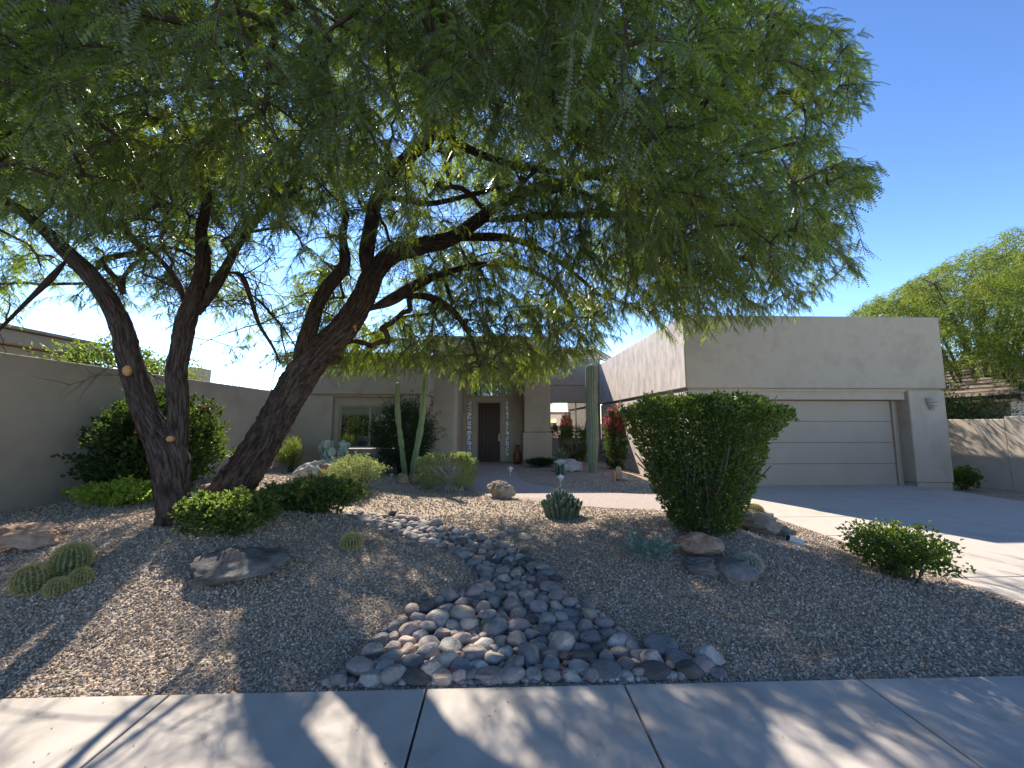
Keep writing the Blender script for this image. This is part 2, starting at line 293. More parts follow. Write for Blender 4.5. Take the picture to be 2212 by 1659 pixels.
# walkway and driveway outlines (plan)
WALKPOLY = [(-1.05, 16.3), (-1.05, 11.2), (-.9, 9.6), (-.2, 8.5), (.9, 7.75), (2.3, 7.15), (3.6, 6.85), (4.78, 6.75), (4.78, 8.55), (3.6, 8.5), (2.5, 8.85), (1.4, 9.5), (.72, 10.4), (.55, 11.4), (.55, 16.3)]
def inpoly(X, Y, poly):
    X = np.asarray(X); Y = np.asarray(Y); c = np.zeros(X.shape, bool); n = len(poly)
    for i in range(n):
        x1, y1 = poly[i]; x2, y2 = poly[(i + 1) % n]
        if y1 == y2: continue
        c ^= ((y1 > Y) != (y2 > Y)) & (X < (x2 - x1) * (Y - y1) / (y2 - y1) + x1)
    return c
def drapedpath(name, poly, mat, lift, step=.15, zf=gh, thick=.06):
    import bmesh
    bm = bmesh.new(); vs = [bm.verts.new((x, y, 0)) for x, y in poly]; bm.faces.new(vs)
    for k in range(int(1)):
        xs = np.arange(min(p[0] for p in poly) + step, max(p[0] for p in poly), step); ys = np.arange(min(p[1] for p in poly) + step, max(p[1] for p in poly), step)
        for x in xs: bmesh.ops.bisect_plane(bm, geom=bm.verts[:] + bm.edges[:] + bm.faces[:], plane_co=(x, 0, 0), plane_no=(1, 0, 0))
        for y in ys: bmesh.ops.bisect_plane(bm, geom=bm.verts[:] + bm.edges[:] + bm.faces[:], plane_co=(0, y, 0), plane_no=(0, 1, 0))
    P = np.array([v.co[:] for v in bm.verts]); Z = zf(P[:, 0], P[:, 1]) + lift
    for v, z in zip(bm.verts, Z): v.co.z = z
    bmesh.ops.recalc_face_normals(bm, faces=bm.faces[:])
    if sum(f.normal.z for f in bm.faces) < 0: bmesh.ops.reverse_faces(bm, faces=bm.faces[:])
    [setattr(f, 'smooth', False) for f in bm.faces]; me = bpy.data.meshes.new(name); bm.to_mesh(me); bm.free(); me.materials.append(mat)
    o = bpy.data.objects.new(name, me); COL.objects.link(o)
    m = o.modifiers.new('solid', 'SOLIDIFY'); m.thickness = thick; m.offset = -1
    return tag(o, kind='structure')
from itertools import product
def rounded(poly, it=2):
    for _ in range(it):
        o = []
        for i in range(len(poly)):
            a, b = poly[i], poly[(i + 1) % len(poly)]
            if math.hypot(b[0] - a[0], b[1] - a[1]) > 3.5: o += [a, b]; continue
            o += [(a[0] * .75 + b[0] * .25, a[1] * .75 + b[1] * .25), (a[0] * .25 + b[0] * .75, a[1] * .25 + b[1] * .75)]
        poly = o
    return poly
drapedpath('path', WALKPOLY, WALK, .022, .3, lambda X, Y: gh(X * 0 + .6, Y * 0 + 8.5) * .7 + 0 * X)
def slabs(name, xs, ys, z, mat, gap=.012, wob=0):
    mb = MB()
    for i in range(len(xs) - 1):
        for j in range(len(ys) - 1): mb.box(xs[i] + gap / 2, xs[i + 1] - gap / 2, ys[j] + gap / 2, ys[j + 1] - gap / 2, z - .12, z)
    return tag(mb.build(name, mat, bevel=.006), kind='structure')
slabs('sidewalk', [-9.0, -7.5, -5.95, -4.45, -3.2, -1.97, -.44, .785, 2.29, 3.6, 4.79, 6.6, 8.4, 10.2, 12, 14], [.95, 2.565], 0, CONC, .014)
mb = MB(); mb.box(-60, 60, .62, .945, -.2, -.005); tag(mb.build('kerb', CONC, bevel=.02), kind='structure')
mb = MB(); mb.box(-60, 60, -9, .615, -.3, -.14); tag(mb.build('road', ASPH), kind='structure')
slabs('driveway', [4.79, 7.9, 11.0], [2.58, 4.13, 5.67, 6.78, 9.0, 10.3], -.012, CONC_D, .014)
mb = MB(); mb.box(4.70, 11.0, 2.45, 10.3, -.2, -.06); tag(mb.build('driveway_base', DARKJ), kind='structure')
mb = MB(); mb.box(-9, 14, .95, 2.56, -.3, -.035); tag(mb.build('sidewalk_joint_base', DARKJ), kind='structure')

# gravel chips (uncountable)
def chips():
    P = []
    for (y0, y1, dens) in ((2.575, 3.6, 3300), (3.6, 4.8, 2500), (4.8, 6.5, 1300), (6.5, 10.5, 420)):
        x0 = -(y1 * 1.33 + .5); x1 = y1 * 1.4 + .6
        n = int((x1 - x0) * (y1 - y0) * dens); x = RNG.uniform(x0, x1, n); y = RNG.uniform(y0, y1, n)
        s = {3300: .0090, 2500: .0100, 1300: .0118, 420: .014}[dens] * RNG.uniform(.65, 1.45, n)
        P.append(np.stack([x, y, s], -1))
    P = np.concatenate(P); cd = creek_d(P[:, 0], P[:, 1])
    k = ~((P[:, 0] > 4.77) & (P[:, 1] > 2.4)) & ~inpoly(P[:, 0], P[:, 1], WALKPOLY) & (P[:, 0] > -7) & ~((cd < .8) & (RNG.random(len(P)) < .7)) & (P[:, 1] - P[:, 2] > 2.57)
    P = P[k]; n = len(P); C = np.stack([P[:, 0], P[:, 1], gh(P[:, 0], P[:, 1]) + P[:, 2] * .35], -1)
    base = np.array([(1, 0, 0), (0, 1, 0), (-1, 0, 0), (0, -1, 0), (0, 0, .8), (0, 0, -.8)], float)
    a = RNG.uniform(0, 6.28, n); tl = RNG.uniform(-.5, .5, (n, 2)); sc = RNG.uniform(.6, 1.3, (n, 6, 1))
    Vv = base[None] * sc + RNG.uniform(-.3, .3, (n, 6, 3))
    x = Vv[..., 0] * np.cos(a)[:, None] - Vv[..., 1] * np.sin(a)[:, None]; y = Vv[..., 0] * np.sin(a)[:, None] + Vv[..., 1] * np.cos(a)[:, None]
    z = Vv[..., 2] + tl[:, :1] * x + tl[:, 1:] * y
    Vv = np.stack([x, y, z], -1) * P[:, 2][:, None, None] + C[:, None]
    Fb = np.array([(0, 1, 4), (1, 2, 4), (2, 3, 4), (3, 0, 4), (1, 0, 5), (2, 1, 5), (3, 2, 5), (0, 3, 5)])
    Fs = (Fb[None] + (np.arange(n) * 6)[:, None, None]).reshape(-1, 3)
    tag(npmesh('gravel', Vv.reshape(-1, 3), Fs, GRAVP), 'loose tan and grey gravel spread over the yard mounds', 'gravel', kind='stuff')
chips()

# ------------------------------------------------------------------ house
def house():
    H = empty('house', (0, 12, 0), 'flat roofed taupe stucco house with garage wing, recessed dark front door and wide windows', 'house')
    # --- garage wing: upper band proud, lower wall recessed
    GX0, GX1, GY = 4.85, 11.86, 9.8
    m = MB()
    m.box(GX0, GX1, GY, 11, 2.53, 4.47); m.box(GX0, 11.6, 11.001, 18.6, 2.53, 4.467)
    up = m.build('wall', STUCCO, H, bevel=.03)
    # trowelled west skin of the upper block, sunlight painted in as paler colour
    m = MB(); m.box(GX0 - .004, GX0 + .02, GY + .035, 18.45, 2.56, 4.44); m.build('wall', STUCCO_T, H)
    m = MB(); m.box(GX0 + .05, 5.74, GY + .05, 10.35, -.3, 2.49)
    m.box(GX0 + .05, 5.0, 10.351, 18.5, -.3, 2.49)
    m.build('wall', STUCCO, H, bevel=.03)
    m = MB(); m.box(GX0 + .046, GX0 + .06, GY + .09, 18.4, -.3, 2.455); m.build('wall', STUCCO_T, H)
    m = MB(); m.box(GX0 + .09, GX1 - .09, GY + .09, 11.0, 2.45, 2.56); m.box(GX0 + .09, 11.5, 11.0, 18.4, 2.45, 2.56); m.build('wall_groove', STUCCO, H)
    m = MB(); m.box(10.83, GX1 - .03, GY - .0 + .03, 10.35, .08, 2.49); m.build('pillar', STUCCO, H, bevel=.03)
    m = MB(); m.box(10.86, GX1 - .06, GY + .06, 10.3, -.3, .075); m.build('pillar_foot', STUCCO, H)
    m = MB(); m.box(5.745, 10.825, GY + .12, 10.35, 2.24, 2.49); m.build('lintel', STUCCO, H, bevel=.015)
    m = MB(); m.box(11.4, 11.55, 11.0, 18.5, -.3, 2.49); m.box(11.7, GX1 - .05, 10.36, 11, -.3, 2.49); m.build('wall', STUCCO, H)
    gd = MB()
    for k in range(4): gd.box(5.75, 10.62, 10.15, 10.2, -.015 + k * .563, -.015 + (k + 1) * .563 - .008)
    g = gd.build('garage_door', GARDOOR, H, bevel=.004)
    m = MB(); m.box(5.75, 10.62, 10.205, 10.25, -.02, 2.24); m.build('door_backing', DARKJ, H)
    m = MB(); m.box(10.625, 10.68, 10.10, 10.30, -.02, 2.24); m.box(10.685, 10.825, 10.16, 10.3, -.02, 2.24); m.build('door_frame', GARDOOR, H)
    # --- right rear wall with window
    BY = 18.4
    m = MB(); m.box(1.9, 4.9, BY, 22, 3.44, 4.74); m.box(4.9, 11.5, 18.62, 22, 3.4, 4.3); m.build('wall', STUCCO, H, bevel=.03)
    m = MB(); m.box(1.9, 4.9, BY + .05, 21.9, 2.64, 3.435); m.box(1.9, 2.42, BY + .05, 21.9, -.2, 2.637); m.box(2.42, 4.9, BY + .05, 21.9, -.2, .86); m.build('wall', STUCCO, H)
    def window(x0, x1, y, z0, z1, mull, blind=0):
        fr = MB(); t = .05
        fr.box(x0, x1, y, y + .07, z1 - t, z1); fr.box(x0, x1, y, y + .07, z0, z0 + t)
        for x in [x0] + [q - t / 2 for q in mull] + [x1 - t]: fr.box(x, x + t, y + .002, y + .068, z0 + t, z1 - t)
        f = fr.build('window', FRAME, H)
        xs = [x0] + mull + [x1]
        for a, b in zip(xs[:-1], xs[1:]):
            p = MB(); p.box(a + .03, b - .03, y + .03, y + .04, z0 + .04, z1 - .04); pp = p.build('pane', GLASS, None); pp.parent = f
            pp.data.transform(Matrix.Translation(-Vector(H.location)))
        return f
    window(2.42, 4.9, BY + .12, .86, 2.64, [3.7])
    # tiled roof rising behind
    def tiles(name, x0, x1, y0, z0, y1, z1, mat, parent, pitch=.33, row=.36):
        m = MB(); L = math.hypot(y1 - y0, z1 - z0); n = int(L / row); k = int((x1 - x0) / pitch)
        dy, dz = (y1 - y0) / n, (z1 - z0) / n
        for r_ in range(n):
            xs = np.linspace(x0, x1, k * 4 + 1); hh = .045 * np.abs(np.sin(np.arange(k * 4 + 1) * math.pi / 4))
            a = np.stack([xs, np.full_like(xs, y0 + r_ * dy - .03), z0 + r_ * dz + .05 + hh], -1); b = np.stack([xs, np.full_like(xs, y0 + (r_ + 1) * dy), z0 + (r_ + 1) * dz + .01 + hh], -1); c = a - np.array([0, 0, .055]); 
            nn = len(xs); i = np.arange(nn - 1)
            m.add(np.concatenate([a, b, c]), np.concatenate([np.stack([i, i + 1, nn + i + 1, nn + i], -1), np.stack([2 * nn + i, 2 * nn + i + 1, i + 1, i], -1)]))
        return m.build(name, mat, parent)
    tiles('roof', .2, 5.9, 18.9, 4.70, 23.5, 6.3, TILE, H)
    tiles('roof', -5.6, -2.5, 13.1, 3.83, 17, 4.5, TILE, H)
    # --- entry block
    m = MB(); m.box(-2.36, 1.98, 13.55, 18.3, 3.75, 4.72); m.build('wall', STUCCO, H, bevel=.03)
    m = MB(); m.box(-2.36, -1.62, 13.57, 16.0, -.2, 3.745); m.build('wall', STUCCO, H, bevel=.03)
    m = MB(); m.tube([(-1.62, 13.72, -.2), (-1.62, 13.72, 3.745)], .15, 32); m.box(-1.70, -1.475, 13.73, 16.0, -.2, 3.74); m.build('wall', STUCCO, H, smooth=False)
    m = MB(); m.box(.97, 1.98, 15.0, 18.3, 1.27, 3.745); m.build('pillar', STUCCO, H, bevel=.04)
    m = MB(); m.box(.91, 2.04, 14.94, 18.35, -.2, 1.265); m.build('pillar_base', STUCCO, H, bevel=.05)
    # back of entry, with door, sidelights, transom
    EY = 16.0
    m = MB()
    for b in ((-1.475, -1.42, -.1, 3.745), (.50, .97, -.1, 3.745)): m.box(b[0], b[1], EY, EY + .2, b[2], b[3])
    m.box(-1.42, .50, EY, EY + .2, 3.35, 3.745); m.box(-1.42, .50, EY, EY + .2, 2.53, 2.70)
    m.box(-1.42, -1.36, EY, EY + .2, 2.70, 3.35)
    m.box(-1.10, -.93, EY, EY + .2, -.1, 2.53); m.box(.10, .24, EY, EY + .2, -.1, 2.53); m.box(.44, .50, EY, EY + .2, -.1, 2.53); m.box(-1.42, -1.36, EY, EY + .2, -.1, 2.53)
    m.box(-1.36, -1.10, EY, EY + .2, -.1, .3); m.box(.24, .44, EY, EY + .2, -.1, .3)
    m.build('wall', STUCCO, H)
    m = MB(); m.box(-.93, -.87, EY - .02, EY + .12, 0, 2.53); m.box(.04, .10, EY - .02, EY + .12, 0, 2.53); m.box(-.87, .04, EY - .02, EY + .12, 2.46, 2.53); m.build('door_frame', FRAME, H)
    m = MB(); m.box(-.865, .035, EY + .06, EY + .1, .03, 2.455)
    m.box(-.865, .035, EY + .03, EY + .058, .03, .16); m.box(-.865, .035, EY + .03, EY + .058, 2.34, 2.455); m.box(-.865, -.76, EY + .03, EY + .058, .162, 2.338); m.box(-.07, .035, EY + .03, EY + .058, .162, 2.338)
    for k in range(4):
        x = -.70 + k * .158; m.box(x, x + .075, EY + .035, EY + .058, .162, 2.338)
    dr = m.build('door', DOORW, H, bevel=.006)
    m = MB(); m.lathe([(.001, 0), (.025, .005), (.03, .03), (.02, .05), (.001, .055)], (0, 0, 0), 12); h = m.build('handle', BRASS, None); h.data.transform(Matrix.Translation(Vector((-.02, EY + .02, 1.02)) - H.location) @ Matrix.Rotation(R(90), 4, 'X')); h.parent = dr
    m = MB(); m.box(-.01, .01, EY + .0, EY + .028, .9, 1.2); 
    h2 = m.build('handle', BRASS, None); h2.data.transform(Matrix.Translation(-H.location)); h2.parent = dr
    m = MB(); m.box(-.87, .04, EY - .05, EY + .1, -.02, .028); m.build('door_sill', FRAME, H)
    # sidelight glass block columns
    gb = bpy.data.materials.new('glass_block'); gb.use_nodes = True; N = gb.node_tree.nodes; L = gb.node_tree.links; b = N['Principled BSDF']
    tc = N.new('ShaderNodeTexCoord'); v = N.new('ShaderNodeTexVoronoi'); v.inputs['Scale'].default_value = 16; L.new(tc.outputs['Object'], v.inputs[0]); r = ramp(N, [(.1, (.03, .03, .035)), (.35, (.25, .25, .27)), (.6, (.75, .77, .8))]); L.new(v.outputs['Distance'], r.inputs[0]); L.new(r.outputs[0], b.inputs['Base Color']); b.inputs['Roughness'].default_value = .1; b.inputs['IOR'].default_value = 1.8
    bp = N.new('ShaderNodeBump'); bp.inputs['Strength'].default_value = .8; bp.inputs['Distance'].default_value = .02; L.new(v.outputs['Distance'], bp.inputs['Height']); L.new(bp.outputs[0], b.inputs['Normal'])
    for (a, c) in ((-1.36, -1.10), (.24, .44)):
        m = MB(); m.box(a, a + .03, EY + .02, EY + .14, .3, 2.53); m.box(c - .03, c, EY + .02, EY + .14, .3, 2.53); s = m.build('sidelight', FRAME, H)
        m = MB(); n = 11
        for k in range(n): z = .3 + k * 2.23 / n; m.box(a + .034, c - .034, EY + .04, EY + .10, z + .008, z + 2.23 / n - .008)
        p = m.build('pane', gb, None, bevel=.012); p.data.transform(Matrix.Translation(-H.location)); p.parent = s
        m = MB(); m.box(a, c, EY + .11, EY + .15, .3, 2.53); m.build('sidelight_backing', DARKJ, H)
    window(-1.36, .50, EY + .05, 2.70, 3.35, [])
    m = MB(); m.box(-1.47, .96, EY + .2, EY + .3, -.1, 3.745); m.build('wall', DARKJ, H)
    # --- left wing with big window
    LY = 12.3; LX = -2.28
    m = MB(); m.box(-6.0, LX, LY, 18, 2.53, 3.88); m.build('wall', STUCCO, H, bevel=.03)
    m = MB(); m.box(-7.04, -5.26, LY + .05, LY + .45, -.2, 2.5); m.box(-5.26, -3.25, LY + .22, LY + .45, -.2, .80); m.box(-3.25, LX - .05, LY + .05, LY + .45, -.2, 2.5)
    m.box(LX - .35, LX - .05, LY + .455, 13.6, -.2, 2.5); m.build('wall', STUCCO, H, bevel=.025)
    m = MB(); m.box(-6.9, LX - .08, LY + .09, 13.7, 2.46, 2.56); m.build('wall_groove', STUCCO, H)
    m = MB(); m.box(-5.255, -3.255, LY + .22, LY + .45, 2.2, 2.45); m.build('lintel', STUCCO, H)
    window(-5.10, -3.255, LY + .25, .84, 2.2, [-4.15])
    m = MB(); m.box(-5.05, -3.3, LY + .268, LY + .275, 1.9, 2.15); m.build('window_shade', BLIND, H)
    m = MB(); m.box(-5.255, -5.105, LY + .22, LY + .4, .8, 2.2); m.build('wall', STUCCO, H)
    # wall sconces
    def sconce(x, y, z, s=1.0):
        m = MB(); e = H
        for (r0, r1, za, zb) in ((.145, .150, .0, .12), (.125, .13, -.075, -.005), (.10, .105, -.13, -.08), (.075, .085, -.19, -.135)):
            k = 14; a = [math.pi + math.pi * i / k for i in range(k + 1)]
            pts = [(x + r1 * s * math.cos(t), y + r1 * .8 * s * math.sin(t)) for t in a]
            m.prism(pts, z + za * s, z + zb * s)
        return m.build('wall_sconce', SCONCE, H, bevel=.006)
    sconce(11.42, 9.828, 2.16); sconce(5.30, 9.848, 2.16); sconce(-1.40, 15.998, 2.2, .8)
    # scupper / vent boxes
    m = MB(); m.box(4.86, 4.895, 12.1, 12.2, .45, .55); m.build('outlet_box', FRAME, H)
    return H, tiles
HOUSE, tiles = house()

# ------------------------------------------------------------------ garden walls and neighbours
def simple(name, boxes, mat, label, cat, group=None, bevel=.02):
    m = MB()
    for b in boxes: m.box(*b)
    return tag(m.build(name, mat, bevel=bevel), label, cat, group)
simple('garden_wall', [(-7.35, -7.05, -1.0, 12.29, -.2, 2.62)], STUCCO_L, 'tall taupe stucco garden wall running back behind the tree trunks to the house', 'wall')
simple('garden_wall', [(13.2, 13.4, 9.69, 26, -.2, 1.73)], STUCCO_N, 'low sunlit tan stucco wall right of the garage with branch shadows on it', 'wall')
simple('garden_wall', [(13.185, 13.4, 4.2, 9.685, -.2, 1.80)], STUCCO_N, 'slightly higher section of low tan wall nearest the street at far right', 'wall')
def neighbour_left():
    H = empty('house', (-12, 8, 0), 'neighbouring stucco house whose roof edge shows above the tall left garden wall', 'house')
    m = MB(); m.box(-16, -10.05, -3, 9.7, 0, 3.2); m.build('wall', STUCCO_N, H, bevel=.02)
    m = MB(); m.box(-16, -9.85, -3.2, 9.9, 3.22, 3.50); m.build('fascia', STUCCO_N, H, bevel=.02)
    m = MB()
    for k in range(7):
        x0 = -9.75 - k * .36; z = 3.52 + k * .075; m.box(x0 - .40, x0, -3.25, 9.8 - k * .55, z, z + .05)
    m.build('roof', TILE, H)
neighbour_left()
simple('chimney', [(-10.2, -9.75, 12.6, 13.3, 0, 3.42)], STUCCO_N, 'small square stucco chimney block rising just above the left wall behind the trunks', 'chimney')
def neighbour_right():
    H = empty('house', (20, 16, 0), 'neighbouring house with layered brown tile roof seen beyond the low wall at far right', 'house')
    m = MB(); m.box(16.6, 27, 12.0, 26, -.1, 2.5); m.build('wall', STUCCO_N, H)
    m = MB(); m.box(16.55, 16.6, 13, 14.2, 1.0, 2.2); m.build('window', GLASS, H)
    m = MB(); m.add([(15.9, 11.2, 2.5), (15.9, 27, 2.5), (27, 27, 2.5), (27, 11.2, 2.5), (21, 16.3, 4.52), (21, 24, 4.52)], [np.array([(0, 1, 5, 4), (2, 3, 4, 5)]), np.array([(3, 0, 4), (1, 2, 5)])]); m.build('roof', plain('roof_underlay', (.10, .08, .065)), H)
    m = MB(); n = 12
    for k in range(n):
        x0 = 15.9 + k * .42; z = 2.52 + k * .17; m.box(x0, x0 + .50, 11.2 + k * .42, 27, z, z + .07)
        m.box(x0 + .1, 27, 11.2 + k * .42, 11.2 + k * .42 + .5, z + .003, z + .073)
    m.build('roof', TILE, H)
    m = MB(); m.box(15.95, 16.05, 11.25, 27, 2.3, 2.51); m.build('fascia', plain('fascia_brown', (.10, .07, .05)), H)
neighbour_right()
def across(cx, lab, w):
    H = empty('house', (cx, -24, 0), lab, 'house')
    m = MB(); m.box(cx - w, cx + w, -30, -21, -.2, 3.3); m.box(cx + w * .25, cx + w * .9, -20.99, -19, -.2, 3.7); m.build('wall', STUCCO_N, H)
    m = MB(); m.box(cx - w * .7, cx - w * .45, -20.99, -20.9, .8, 2.3); m.build('window', GLASS, H)
    m = MB(); m.box(cx - w * .2, cx, -20.99, -20.9, .8, 2.3); m.build('window', GLASS, H)
    m = MB()
    for k in range(9): m.box(cx - w - .5 + k * .3, cx + w + .4 - k * .3, -20.6 - k * .4 - .45, -20.6 - k * .4, 3.32 + k * .19, 3.38 + k * .19)
    m.build('roof', TILE, H)
    m = MB(); m.box(cx + w * .35, cx + w * .8, -18.99, -18.95, -.1, 2.3); m.build('garage_door', GARDOOR, H)
across(14, 'tan stucco house across the street mirrored in the right window', 12)
across(-21, 'tan stucco house across the street mirrored in the left window', 12)
mb = MB(); a = np.linspace(0, math.pi, 17); hc = atY(528, 846, 10.5); hx = -7.2
mb.tube([(hx, 10.75 + .14 * math.cos(t), 2.60 + .24 * math.sin(t)) for t in a], .010, 6); tag(mb.build('wire_hoop', plain('dark_wire', (.05, .045, .04), .5, .6)), 'thin dark wire hoop standing on top of the tall left garden wall', 'ornament')

# ------------------------------------------------------------------ foliage helpers
def unit(v): return v / (np.linalg.norm(v, axis=-1, keepdims=True) + 1e-9)
def leafquads(C, D, L, W, fold=.25):
    """diamond leaves: C base, D direction, arrays"""
    n = len(C); rn = unit(RNG.normal(size=(n, 3))); S = unit(np.cross(D, rn)); U = np.cross(S, D)
    L = (L * np.ones(n))[:, None]; W = (W * np.ones(n))[:, None]
    mid = C + D * L * .45 + U * L * .08
    V = np.stack([C, mid + S * W * .5 + U * W * fold, C + D * L, mid - S * W * .5 + U * W * fold], 1)
    F = np.arange(n)[:, None] * 4 + np.array([0, 1, 2, 3])[None]; return V.reshape(-1, 3), F
def pinnate(C, D, L, W, droop, pairs=8):
    """feathery compound leaf: opposite pairs of narrow leaflets along a drooping rib"""
    n = len(C); up = np.array([0, 0, 1.]); S = unit(np.cross(D, up + RNG.normal(size=(n, 3)) * .45)); L = (L * np.ones(n))[:, None]; W = (W * np.ones(n))[:, None]; V = []
    for k in range(pairs):
        t = (k + .7) / pairs; p = C + D * L * t + np.array([0, 0, -1.]) * droop * L * t * t; tg = unit(D + np.array([0, 0, -2.]) * droop * t)
        wv = W * (1 - .7 * abs(t - .45) ** 1.3); bw = L / pairs * .50
        V += [p - S * wv + tg * wv * .35, p - tg * bw, p + S * wv + tg * wv * .35, p + tg * bw]
    V = np.stack(V, 1)
    F = (np.arange(n)[:, None, None] * (4 * pairs) + (np.arange(pairs)[:, None] * 4 + np.arange(4)[None])[None]).reshape(-1, 4)
    return V.reshape(-1, 3), F
def in_ellipsoid(n, c, r, shell=.55, flat_top=None, power=2):
    """random points in an ellipsoid, biased to the shell"""
    d = unit(RNG.normal(size=(n, 3))); rr = shell + (1 - shell) * RNG.random(n) ** .6
    nz = np.array([noise.noise(Vector(v) * 2.3 + Vector(c)) + .5 * noise.noise(Vector(v) * 6 + Vector(c)) for v in d]) * .45
    P = d * (rr * (1 + nz))[:, None]; return P, d
def shrub(name, base, rad, height, n, mat, label, cat='shrub', leaf=(.035, .018), stems=14, stemmat=None, zbase=.05, shell=.5, flowers=None, group=None, boxy=1.0, foot=.15, upright=.3, stick=0):
    """leafy shrub at world base; rad=(rx,ry)"""
    e = empty(name, base, label, cat, group); bx, by, bz = 0, 0, 0
    P, d = in_ellipsoid(n, (base[0], base[1], 1), (1, 1, 1), shell)
    if boxy < 1: P = np.sign(P) * np.abs(P) ** boxy
    hz = height / 2
    C = np.stack([P[:, 0] * rad[0], P[:, 1] * rad[1], zbase + hz + P[:, 2] * hz], -1); C[:, 2] = np.maximum(C[:, 2], .01)
    D = unit(unit(C - np.array([0, 0, hz * .6])) * .7 + RNG.normal(size=(n, 3)) * .6 + np.array([0, 0, upright]))
    V, Fq = leafquads(C, D, leaf[0] * RNG.uniform(.6, 1.3, n), leaf[1] * RNG.uniform(.7, 1.2, n))
    # leafy sprigs give the outline its tufts
    ns = max(12, n // 70); top = C[RNG.integers(0, n, ns)]; cen = np.array([0, 0, hz * .7]); od = unit(unit(top - cen) + RNG.normal(size=(ns, 3)) * .35 + np.array([0, 0, upright * .8])); sl_ = min(.3, height * .22) * RNG.uniform(.5, 1.3, ns) * (1.2 if stick else .8) * (.35 if boxy < .8 else 1)
    nl_ = 22; tt = RNG.random((ns, nl_)); Cs = (top[:, None] + od[:, None] * (sl_[:, None] * tt)[..., None] + RNG.normal(size=(ns, nl_, 3)) * leaf[0] * .3).reshape(-1, 3); Ds = unit(np.repeat(od, nl_, 0) * .5 + RNG.normal(size=Cs.shape) * .7); Cs[:, 2] = np.maximum(Cs[:, 2], .01)
    V2, F2 = leafquads(Cs, Ds, leaf[0] * RNG.uniform(.6, 1.2, len(Cs)), leaf[1] * RNG.uniform(.7, 1.2, len(Cs)))
    npmesh('foliage', np.concatenate([V, V2]), np.concatenate([Fq, F2 + len(V)]), mat, e)
    m = MB()
    for k in range(0, ns, 3): m.tube([top[k] - od[k] * sl_[k] * .6, top[k] + od[k] * sl_[k]], [.003, .0012], 3, cap=False)
    for k in range(stems):
        t = C[RNG.integers(n)]; b0 = np.array([RNG.normal() * foot * rad[0], RNG.normal() * foot * rad[1], -.04]); mid = b0 * .6 + t * .4 + np.array([0, 0, .12 * height]) + RNG.normal(size=3) * .04 * height
        s_ = [b0, b0 * .7 + mid * .3 + RNG.normal(size=3) * .01, mid, mid * .5 + t * .5 + RNG.normal(size=3) * .02 * height, t]
        m.tube(s_, np.linspace(.012, .003, 5) * (1 + height * .4), 5)
    Vs = np.concatenate(m.V); npmesh('stem', Vs, [np.concatenate(f) for f in m.F.values()], stemmat or TWIG, e)
    if flowers:
        fm, cnt, size, zmin = flowers; o = RNG.permutation(n); sel = o[C[o, 2] > zmin * height][:cnt]
        Cf = C[sel]; Cf = np.repeat(Cf + (Cf - np.array([0, 0, hz])) * .06, 6, 0) + RNG.normal(size=(len(sel) * 6, 3)) * size * .6; Df = unit(RNG.normal(size=Cf.shape)); V, Fq = leafquads(Cf, Df, size, size * .8); tag(npmesh('flower', V, Fq, fm, e), kind='stuff')
    return e, C

# ------------------------------------------------------------------ the big mesquite
def catmull(P, step):
    P = np.asarray(P, float); out = []
    Q = np.vstack([2 * P[0] - P[1], P, 2 * P[-1] - P[-2]])
    for i in range(1, len(Q) - 2):
        n = max(2, int(np.linalg.norm(Q[i + 1][:3] - Q[i][:3]) / step)); t = np.arange(n)[:, None] / n
        out.append(.5 * (2 * Q[i] + (Q[i + 1] - Q[i - 1]) * t + (2 * Q[i - 1] - 5 * Q[i] + 4 * Q[i + 1] - Q[i + 2]) * t ** 2 + (3 * Q[i] - Q[i - 1] - 3 * Q[i + 1] + Q[i + 2]) * t ** 3))
    out.append(P[-1:]); return np.concatenate(out)
def limb_pts(lst):
    """(px, py, Y, width px) -> xyz r"""
    o = []
    for px, py, Y, wd in lst:
        p = atY(px, py, Y); dist = math.hypot(p.x, p.y); dep = p.y * math.cos(YAW) + p.x * math.sin(YAW); o.append((p.x, p.y, p.z, wd / 2 / F_ * dep * dep / dist * .97))
    return np.array(o)
def bark_tube(A, k=40, amp=.12, seed=0):
    """A: n x 4; ridged bark, returns V,F,UV"""
    P = A[:, :3]; r = A[:, 3]; n = len(P); T = np.gradient(P, axis=0); T = unit(T); N = unit(np.cross(T[0], [0.3, 1, .1])); Ns = []
    for t in T: N = unit(N - t * N.dot(t)); Ns.append(N)
    Ns = np.array(Ns); B = np.cross(T, Ns); s = np.concatenate([[0], np.cumsum(np.linalg.norm(np.diff(P, axis=0), axis=1))]); a = np.arange(k + 1) * 2 * math.pi / k
    V = np.zeros((n, k + 1, 3)); 
    for i in range(n):
        for j in range(k):
            c, sn = math.cos(a[j]), math.sin(a[j]); tw = s[i] * .5
            q = Vector((math.cos(a[j] + tw) * 5.5 * max(.5, r[i] / .15), math.sin(a[j] + tw) * 5.5 * max(.5, r[i] / .15), s[i] * 1.6 + seed))
            f = noise.noise(q); g = 1 - abs(noise.noise(q * 1.9 + Vector((3, 1, 7)))) * 2; h = noise.noise(Vector((c * .9, sn * .9, s[i] * 1.1 + seed)))
            rr = r[i] * (1 + amp * (f * .6 + g * .45 - .2) + h * .16)
            V[i, j] = P[i] + rr * (c * Ns[i] + sn * B[i])
        V[i, k] = V[i, 0]
    uv = np.stack(np.meshgrid(np.arange(k + 1) / k, s), -1); circ = 2 * math.pi * r[:, None]
    uv[..., 0] *= .9
    i = np.arange(n - 1)[:, None] * (k + 1); j = np.arange(k)[None]
    Fq = np.stack([i + j, i + j + 1, i + k + 2 + j, i + k + 1 + j], -1).reshape(-1, 4)
    return V.reshape(-1, 3), Fq, uv.reshape(-1, 2)
